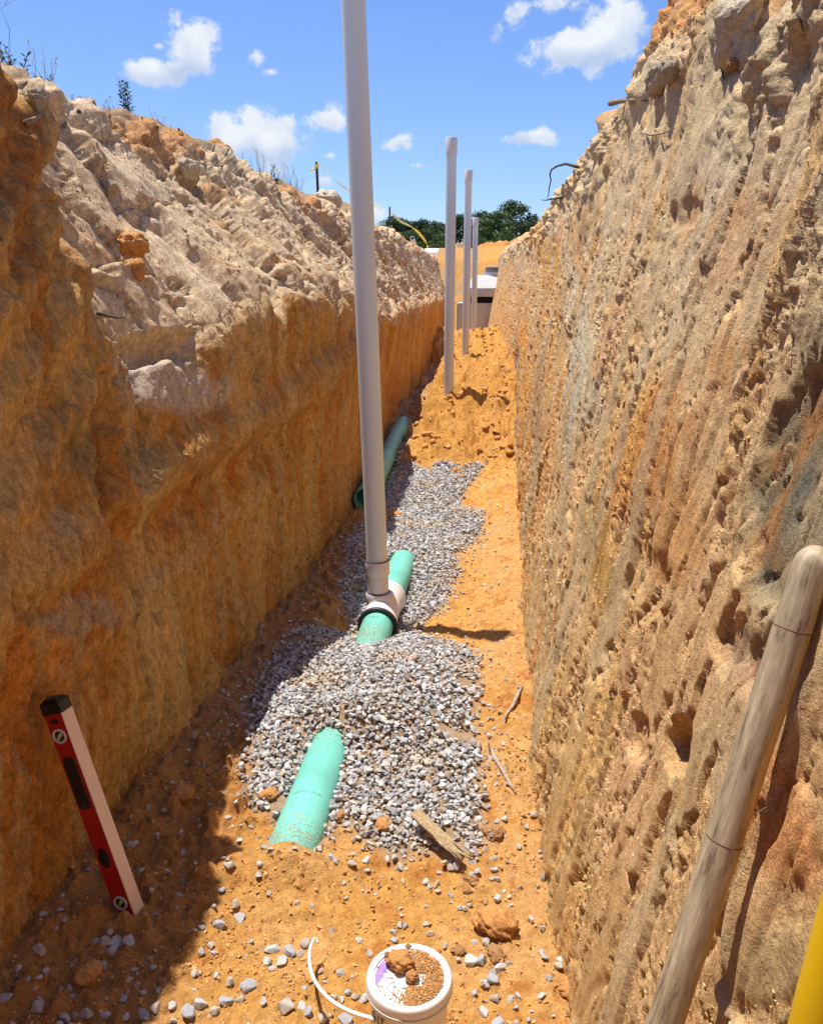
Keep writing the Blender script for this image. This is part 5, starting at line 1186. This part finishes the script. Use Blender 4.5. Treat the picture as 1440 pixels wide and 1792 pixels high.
# posts and tape
T1 = at_x(557, 283, -2.7); B1 = at_x(558, 345, -2.7); T2 = at_x(681, 361, -3.0); 
tp1 = rim_post((B1[0], B1[1], 2.4), T1[2]-2.4, .022, M_post, 'tape_post', 'thin dark post left of the main riser pipe with yellow tape at its top', 'post', (-.02, 0))
rim_post((T2[0], T2[1], 2.4), T2[2]-2.4, .025, M_post, 'tape_post', 'thin dark post right of the main riser pipe in front of the trees', 'post', (0.01, 0))
q = at_x(554, 330, -2.7); rim_post((q[0], q[1], 2.4), q[2]-2.4, .016, M_post, 'post_stub', 'short dark stub beside the left tape post', 'post', (.03, 0))
def ribbon(pts, w, label, name='warning_tape', tw=0.8):
    P = [Vector(p) for p in pts]; cr = []
    for k in range(len(P)-1):
        p0, p1, p2, p3 = P[max(k-1, 0)], P[k], P[k+1], P[min(k+2, len(P)-1)]
        for t in np.linspace(0, 1, 9)[:-1]: cr.append(.5*((2*p1)+(-p0+p2)*t+(2*p0-5*p1+4*p2-p3)*t*t+(-p0+3*p1-3*p2+p3)*t**3))
    cr.append(P[-1]); bm = bmesh.new(); pv = None
    for i, c in enumerate(cr):
        t = (cr[min(i+1, len(cr)-1)]-cr[max(i-1, 0)]).normalized(); u, v = frame_(t); a = tw*math.sin(i*.22)+.6; d = u*math.cos(a)+v*math.sin(a); nn = t.cross(d)*.0008
        r_ = [bm.verts.new(c+d*w/2+nn), bm.verts.new(c-d*w/2+nn), bm.verts.new(c-d*w/2-nn), bm.verts.new(c+d*w/2-nn)]
        if pv:
            for k in range(4): bm.faces.new((pv[k], pv[(k+1) % 4], r_[(k+1) % 4], r_[k]))
        pv = r_
    o = obj(name, bm, M_tape, smooth=False); tag(o, label, 'tape')
W_ = lambda px, py, x: at_x(px, py, x)
ribbon([W_(557, 289, -2.70), W_(552, 292, -2.68), W_(545, 296, -2.66)], .07, 'short yellow tape end blowing off the left tape post')
ribbon([W_(557, 287, -2.72), W_(568, 299, -2.72), W_(590, 318, -2.75), W_(611, 333, -2.8), W_(640, 350, -2.9), W_(660, 361, -2.95), W_(681, 368, -3.0)], .055, 'yellow warning tape sagging between the two dark posts behind the main pipe', tw=.5)
ribbon([W_(682, 369, -3.0), W_(700, 386, -2.95), W_(724, 399, -2.8), W_(740, 416, -2.6), W_(748, 430, -2.5), W_(747, 440, -2.5)], .10, 'yellow warning tape looping down to the rim in front of the trees', tw=1.0)
p = W_(776, 455, -1.9); ribbon([p, p+np.array([.05, 0, -.12]), p+np.array([0, .1, -.2]), p+np.array([-.1, .1, -.14])], .07, 'scrap of yellow tape on the left rim beside the second riser pipe')
# pale cut pipe stuck in the rim
def cut_pipe():
    b = Vector(W_(735, 452, -1.85)); t = Vector(W_(721, 416, -1.95)); e = empty('cut_pipe', b, 'pale cut pipe leaning out of the left rim below the yellow tape', 'pipe'); ringpipe('pipe', (0, 0, 0), t-b, .058, M_pvc, e, wall=.008)
cut_pipe()
# white trailer beyond the rim
def trailer():
    c = at_y(757, 440, 62); e = empty('white_trailer', (c[0], 62, 2.44), 'small white trailer with a flat roof beyond the left rim before the trees', 'trailer')
    h = c[2]-2.44+.12; bm = bmesh.new(); box(bm, Matrix.Translation((0, 1.5, h/2+.15)), 1.3, 3.0, h-.5, .05); obj('body', bm, M_white, e, ang=30)
    bm = bmesh.new(); M = Matrix.Translation((0, 1.4, h-.02)) @ Matrix.Rotation(rad(8), 4, 'X'); box(bm, M, 1.5, 3.2, .08, .02); obj('roof', bm, M_white, e, ang=30)
    for s in (-1, 1):
        bm = bmesh.new(); lathe(bm, [(.05, -.08), (.28, -.08), (.32, -.05), (.32, .05), (.28, .08), (.05, .08)], axisM((s*.72, 1.5, .32), (1, 0, 0)), 20); obj('wheel', bm, M_blk, e, ang=40)
    bm = bmesh.new(); box(bm, Matrix.Translation((.2, -.005, h*.5)), .5, .02, h*.45); obj('door', bm, M_iron, e, smooth=False)
trailer()

# roots, stump and clods along the right rim
def wall_root(side, pts, r0, label, mat=M_root, off=.012, name='root', loc_x=None):
    P = []
    for (x, y) in pts:
        d = ray(x, y)
        if loc_x is None:
            X, Y, Z = (RW if side == 'R' else LW)
            V = np.stack([X[:425], Y[:425], Z[:425]-EYE], -1); vx = V[..., 0]*math.cos(YAW)+V[..., 1]*math.sin(YAW); vy = -V[..., 0]*math.sin(YAW)+V[..., 1]*math.cos(YAW); Zc = np.maximum(vy*math.cos(PITCH)-V[..., 2]*math.sin(PITCH), .01)
            u = 720+F*vx/Zc; v = 896-F*(V[..., 2]*math.cos(PITCH)+vy*math.sin(PITCH))/Zc; D2 = (u-x)**2+(v-y)**2; D2[V[..., 1] < .3] = 1e9
            cand = np.where(D2 < max(D2.min()*3, 30)); k = np.argmin(V[..., 1][cand]); q = V[cand[0][k], cand[1][k]]
            t = q[1]/d[1]; t -= off/np.linalg.norm(d)*1.0; P.append(Vector(np.array([0, 0, EYE])+d*t))
        else: P.append(Vector(at_x(x, y, loc_x)))
    o0 = P[0]; bm = bmesh.new(); n = len(P); tube(bm, [p-o0 for p in P], [r0*(1-.65*i/(n-1)) for i in range(n)], 6); o = obj(name, bm, mat); o.location = o0; tag(o, label, 'root'); return o
wall_root('R', [(1012, 292), (990, 286), (975, 290), (965, 296), (962, 305), (964, 315), (961, 328), (960, 338), (958, 346)], .011, 'thin dark root dangling from the right rim against the sky', M_rootd, loc_x=.60)
wall_root('R', [(985, 345), (962, 348), (955, 350), (946, 349)], .011, 'stubby dark root poking out at the foot of the dangling root', M_rootd, loc_x=.62)
wall_root('R', [(1068, 180), (1085, 176), (1105, 175), (1128, 174)], .016, 'grey root stub lying along the top of the right wall', M_root)
wall_root('R', [(1122, 232), (1140, 236), (1158, 233), (1175, 228)], .004, 'thin curved root on the pale part of the right wall', M_root)
wall_root('R', [(1256, 108), (1264, 120), (1266, 138)], .005, 'thin curved rootlet high on the right wall', M_rootd)
wall_root('R', [(1395, 22), (1402, 38), (1405, 54)], .003, 'short fine rootlet near the top right corner', M_rootd)
wall_root('L', [(170, 548), (185, 552), (205, 556), (220, 555)], .006, 'twig sticking out of the pale slope on the left wall', M_rootd)
wall_root('L', [(45, 215), (60, 208), (75, 198)], .010, 'pale root stub under the left rim', M_root)
wall_root('L', [(138, 195), (143, 205), (141, 212)], .010, 'dark root stub in the root mat of the left rim', M_rootd)
def rim_clod(side, px, dz, w, mat, label, seed, st=(1, 1, 1), name='soil_clod', dx=0, cuts=5, rot=(0, 0, 0), cat='clod'):
    p = near_px(side, px); me = rock_mesh(name, seed, mat, 4, .45, st, cuts); o = bpy.data.objects.new(name, me); C.objects.link(o)
    w *= 1.15; o.location = p+Vector((dx+(-.02 if side == 'R' else .03), 0, dz+(.01 if side == 'R' else -.015))); o.scale = (w, w, w); o.rotation_euler = rot; return tag(o, label, cat)
rim_clod('R', 1018, -.02, .22, M_wood, 'weathered stump chunk jutting from the right rim', 101, (.75, .8, 1.1), 'stump_chunk', cuts=9, rot=(0, .5, .3), cat='wood')
rim_clod('R', 1006, -.05, .16, M_clod_dark, 'dark rooty lump left of the stump chunk on the right rim', 102, (1, 1, .9))
rim_clod('R', 988, .0, .09, M_clod, 'small orange clod holding the dangling root', 103)
rim_clod('R', 1062, -.03, .16, M_sand_clod, 'pale sandy clod on the right rim above the grey root stub', 104, (.9, 1, .9))
rim_clod('R', 1045, -.02, .11, M_clod, 'reddish clod on the right rim between root stub and stump', 105, (1.3, 1, .6))
rim_clod('L', 205, -.06, .15, M_clod, 'largest orange clod on the left rim below the leafy weed', 106, (1.1, 1.5, .8))
rim_clod('L', 250, -.05, .13, M_clod, 'orange clod on the left rim right of the largest one', 107, (1.1, 1.4, .8))
rim_clod('L', 318, -.03, .15, M_clod, 'orange clod where the left rim begins to drop', 108, (1.1, 1.3, .8))
rim_clod('L', 370, -.03, .17, M_clod, 'rounded orange clod over the middle of the left rim', 109, (1.1, 1.3, .9))
rim_clod('L', 395, -.09, .18, M_clod_dark, 'darker orange lump just right of the rounded rim clod', 110, (1, 1.2, 1.2))
rim_clod('L', 566, -.02, .26, M_sand_clod, 'pale sandy lump below the dark tape post', 111, (1, 1.3, .7))
rim_clod('L', 600, -.05, .2, M_clod, 'orange lump beside the main riser pipe on the left rim', 112, (1, 1.3, .8))

def wall_point(side, x, y):
    X, Y, Z = (RW if side == 'R' else LW)
    V = np.stack([X[:425], Y[:425], Z[:425]-EYE], -1); vx = V[..., 0]*math.cos(YAW)+V[..., 1]*math.sin(YAW); vy = -V[..., 0]*math.sin(YAW)+V[..., 1]*math.cos(YAW); Zc = np.maximum(vy*math.cos(PITCH)-V[..., 2]*math.sin(PITCH), .01)
    u = 720+F*vx/Zc; v = 896-F*(V[..., 2]*math.cos(PITCH)+vy*math.sin(PITCH))/Zc; D2 = (u-x)**2+(v-y)**2; D2[V[..., 1] < .3] = 1e9
    cand = np.where(D2 < max(D2.min()*3, 30)); k = np.argmin(V[..., 1][cand]); q = V[cand[0][k], cand[1][k]]
    return Vector((q[0], q[1], q[2]+EYE))
def face_clod(side, px, py, w, mat, label, seed, st=(1, 1, 1), name='soil_clod', cat='clod', rot=(0, 0, 0)):
    p = wall_point(side, px, py); s = w/F*(p-Vector((0, 0, EYE))).length
    me = rock_mesh(name, seed, mat, 4, .45, st, 6); o = bpy.data.objects.new(name, me); C.objects.link(o); o.location = p; o.scale = (s, s, s); o.rotation_euler = rot; return tag(o, label, cat)
face_clod('R', 1300, 38, 120, M_sand_clod, 'large sandy block jutting near the top right corner', 121, (.7, 1.2, .8))
face_clod('R', 1172, 122, 34, M_sand_clod, 'pale rounded lump, upper one of two below the orange heap on the right rim', 122)
face_clod('R', 1155, 142, 40, M_sand_clod, 'pale rounded lump, lower one of two below the orange heap on the right rim', 123, (1, 1, 1.2))
face_clod('R', 1283, 108, 18, M_clod_dark, 'small dark knob high on the right wall under the sandy block', 124)
face_clod('L', 236, 428, 46, M_clod, 'tan orange lump stuck on the smooth pale slope of the left wall', 125, (1, 1, .9))
face_clod('L', 240, 468, 30, M_clod, 'smaller tan lump just below the one on the pale slope', 126, (1, 1, 1.1))
face_clod('L', 66, 175, 34, M_sand_clod, 'round grey boulder like clod under the left rim near the weeds', 127)
face_clod('L', 200, 330, 26, M_sand_clod, 'small grey clod on the upper left slope', 128)
face_clod('L', 330, 300, 34, M_sand_clod, 'pale clod under the orange clods of the left rim', 129)

# ------------------------------------------------------------------ trees
def tree_meshes(seed, h, w, li):
    r = np.random.RandomState(seed); n_cl = 54; V = []; Fc = []
    cl = []
    for k in range(n_cl):
        t = r.rand(); zz = h*(.16+.80*t); rad_ = w*.5*math.sin(math.pi*min(1, .16+.80*t*.98))**.6; a = r.rand()*6.283; q = rad_*math.sqrt(r.rand())*1.0
        cl.append((q*math.cos(a), q*math.sin(a), zz, w*.085+w*.10*r.rand()))
    for (cx, cy, cz, cr) in cl:
        n = 190; d = r.normal(size=(n, 3)); d /= np.linalg.norm(d, axis=1)[:, None]; p = np.array([cx, cy, cz])+d*cr*(.55+.5*r.rand(n, 1))*np.array([1.15, 1.15, .8])
        a = r.normal(size=(n, 3)); a /= np.linalg.norm(a, axis=1)[:, None]; b = np.cross(a, d+.3*r.normal(size=(n, 3))); b /= np.linalg.norm(b, axis=1)[:, None]+1e-6; s = .10+.11*r.rand(n, 1)
        base = len(V)*0+sum(len(x) for x in V) if V else 0
        V.append(np.stack([p-a*s, p-b*s*.7, p+a*s, p+b*s*.7], 1).reshape(-1, 3)); Fc.append(np.arange(n*4).reshape(n, 4)+base)
    return np.concatenate(V), np.concatenate(Fc), cl
TP = []
for k in range(4):
    V, Fc, cl = tree_meshes(500+k, 1.0*10, 7.0, k); e = empty('tree', (0, 0, 2.4), 'tree', 'tree', 'trees beyond the trench')
    mesh_np('crown', V, Fc, M_leaf[k % 3], e, smooth=False); r = random.Random(k)
    bm = bmesh.new(); tube(bm, [(0, 0, -.2), (.1, 0, 2), (.0, .1, 4.5), (.1, 0, 7.5)], [.30, .24, .18, .06], 8)
    for c in r.sample(cl, 12): tube(bm, [(0.05, 0, c[2]*.55), (c[0]*.5, c[1]*.5, c[2]*.8), c[:3]], [.11, .07, .02], 5)
    obj('trunk', bm, M_bark, e); TP.append(e)
trees = [  # px centre, py top, distance, width factor, label
    (905, 356, 88, .95, 'tallest dark tree, right of the pipes against the right wall'), (872, 366, 84, .95, 'tall dark tree just left of the tallest one'), (842, 372, 96, .8, 'dark narrow tree between the shortest pipe and the tall pair'), (806, 378, 100, .75, 'tree seen between the second and third riser pipes'),
    (775, 392, 98, .8, 'tree seen directly left of the second riser pipe'), (755, 384, 90, .62, 'pointed tree left of the second riser pipe'), (733, 386, 94, .7, 'bushy tree behind the yellow tape loop'), (706, 388, 90, .85, 'dark tree right of the thin post'), (686, 382, 88, .8, 'rounded tree behind the thin dark post'), (664, 392, 92, .7, 'low tree right beside the main riser pipe'),
    (715, 405, 80, .7, 'lighter low tree in front of the tree row left of the pipes'), (770, 412, 78, .8, 'lighter bush like tree above the white trailer'), (885, 405, 78, .75, 'light green low tree under the tallest tree'), (840, 412, 80, .7, 'light low tree behind the shortest capped pipe'), (925, 392, 84, .8, 'tree partly hidden by the right wall'), (645, 400, 95, .8, 'tree behind the main riser pipe')]
for i, (px, py, d, wf, lab) in enumerate(trees):
    src = TP[i % 4]; o = src if i < 4 else copy_tree(src); p = at_y(px, py, d); h = (p[2]-2.3)/10.0
    o.location = (p[0], d, 2.35); o.scale = (h*wf*1.15, h*wf*1.15, h*1.0); o.rotation_euler = (0, 0, i*1.3); o['label'] = lab
    if i > 9 and i < 14:
        for ch in o.children:
            if ch.name.startswith('crown') and i >= 4:
                ch.data = ch.data.copy(); ch.data.materials[0] = M_leaf[1]
print('OBJECTS', len(bpy.data.objects), 'TRIS', sum(sum(len(p.vertices)-2 for p in o.data.polygons) if len(o.data.polygons) < 5000 else len(o.data.polygons)*2 for o in bpy.data.objects if o.type == 'MESH'))
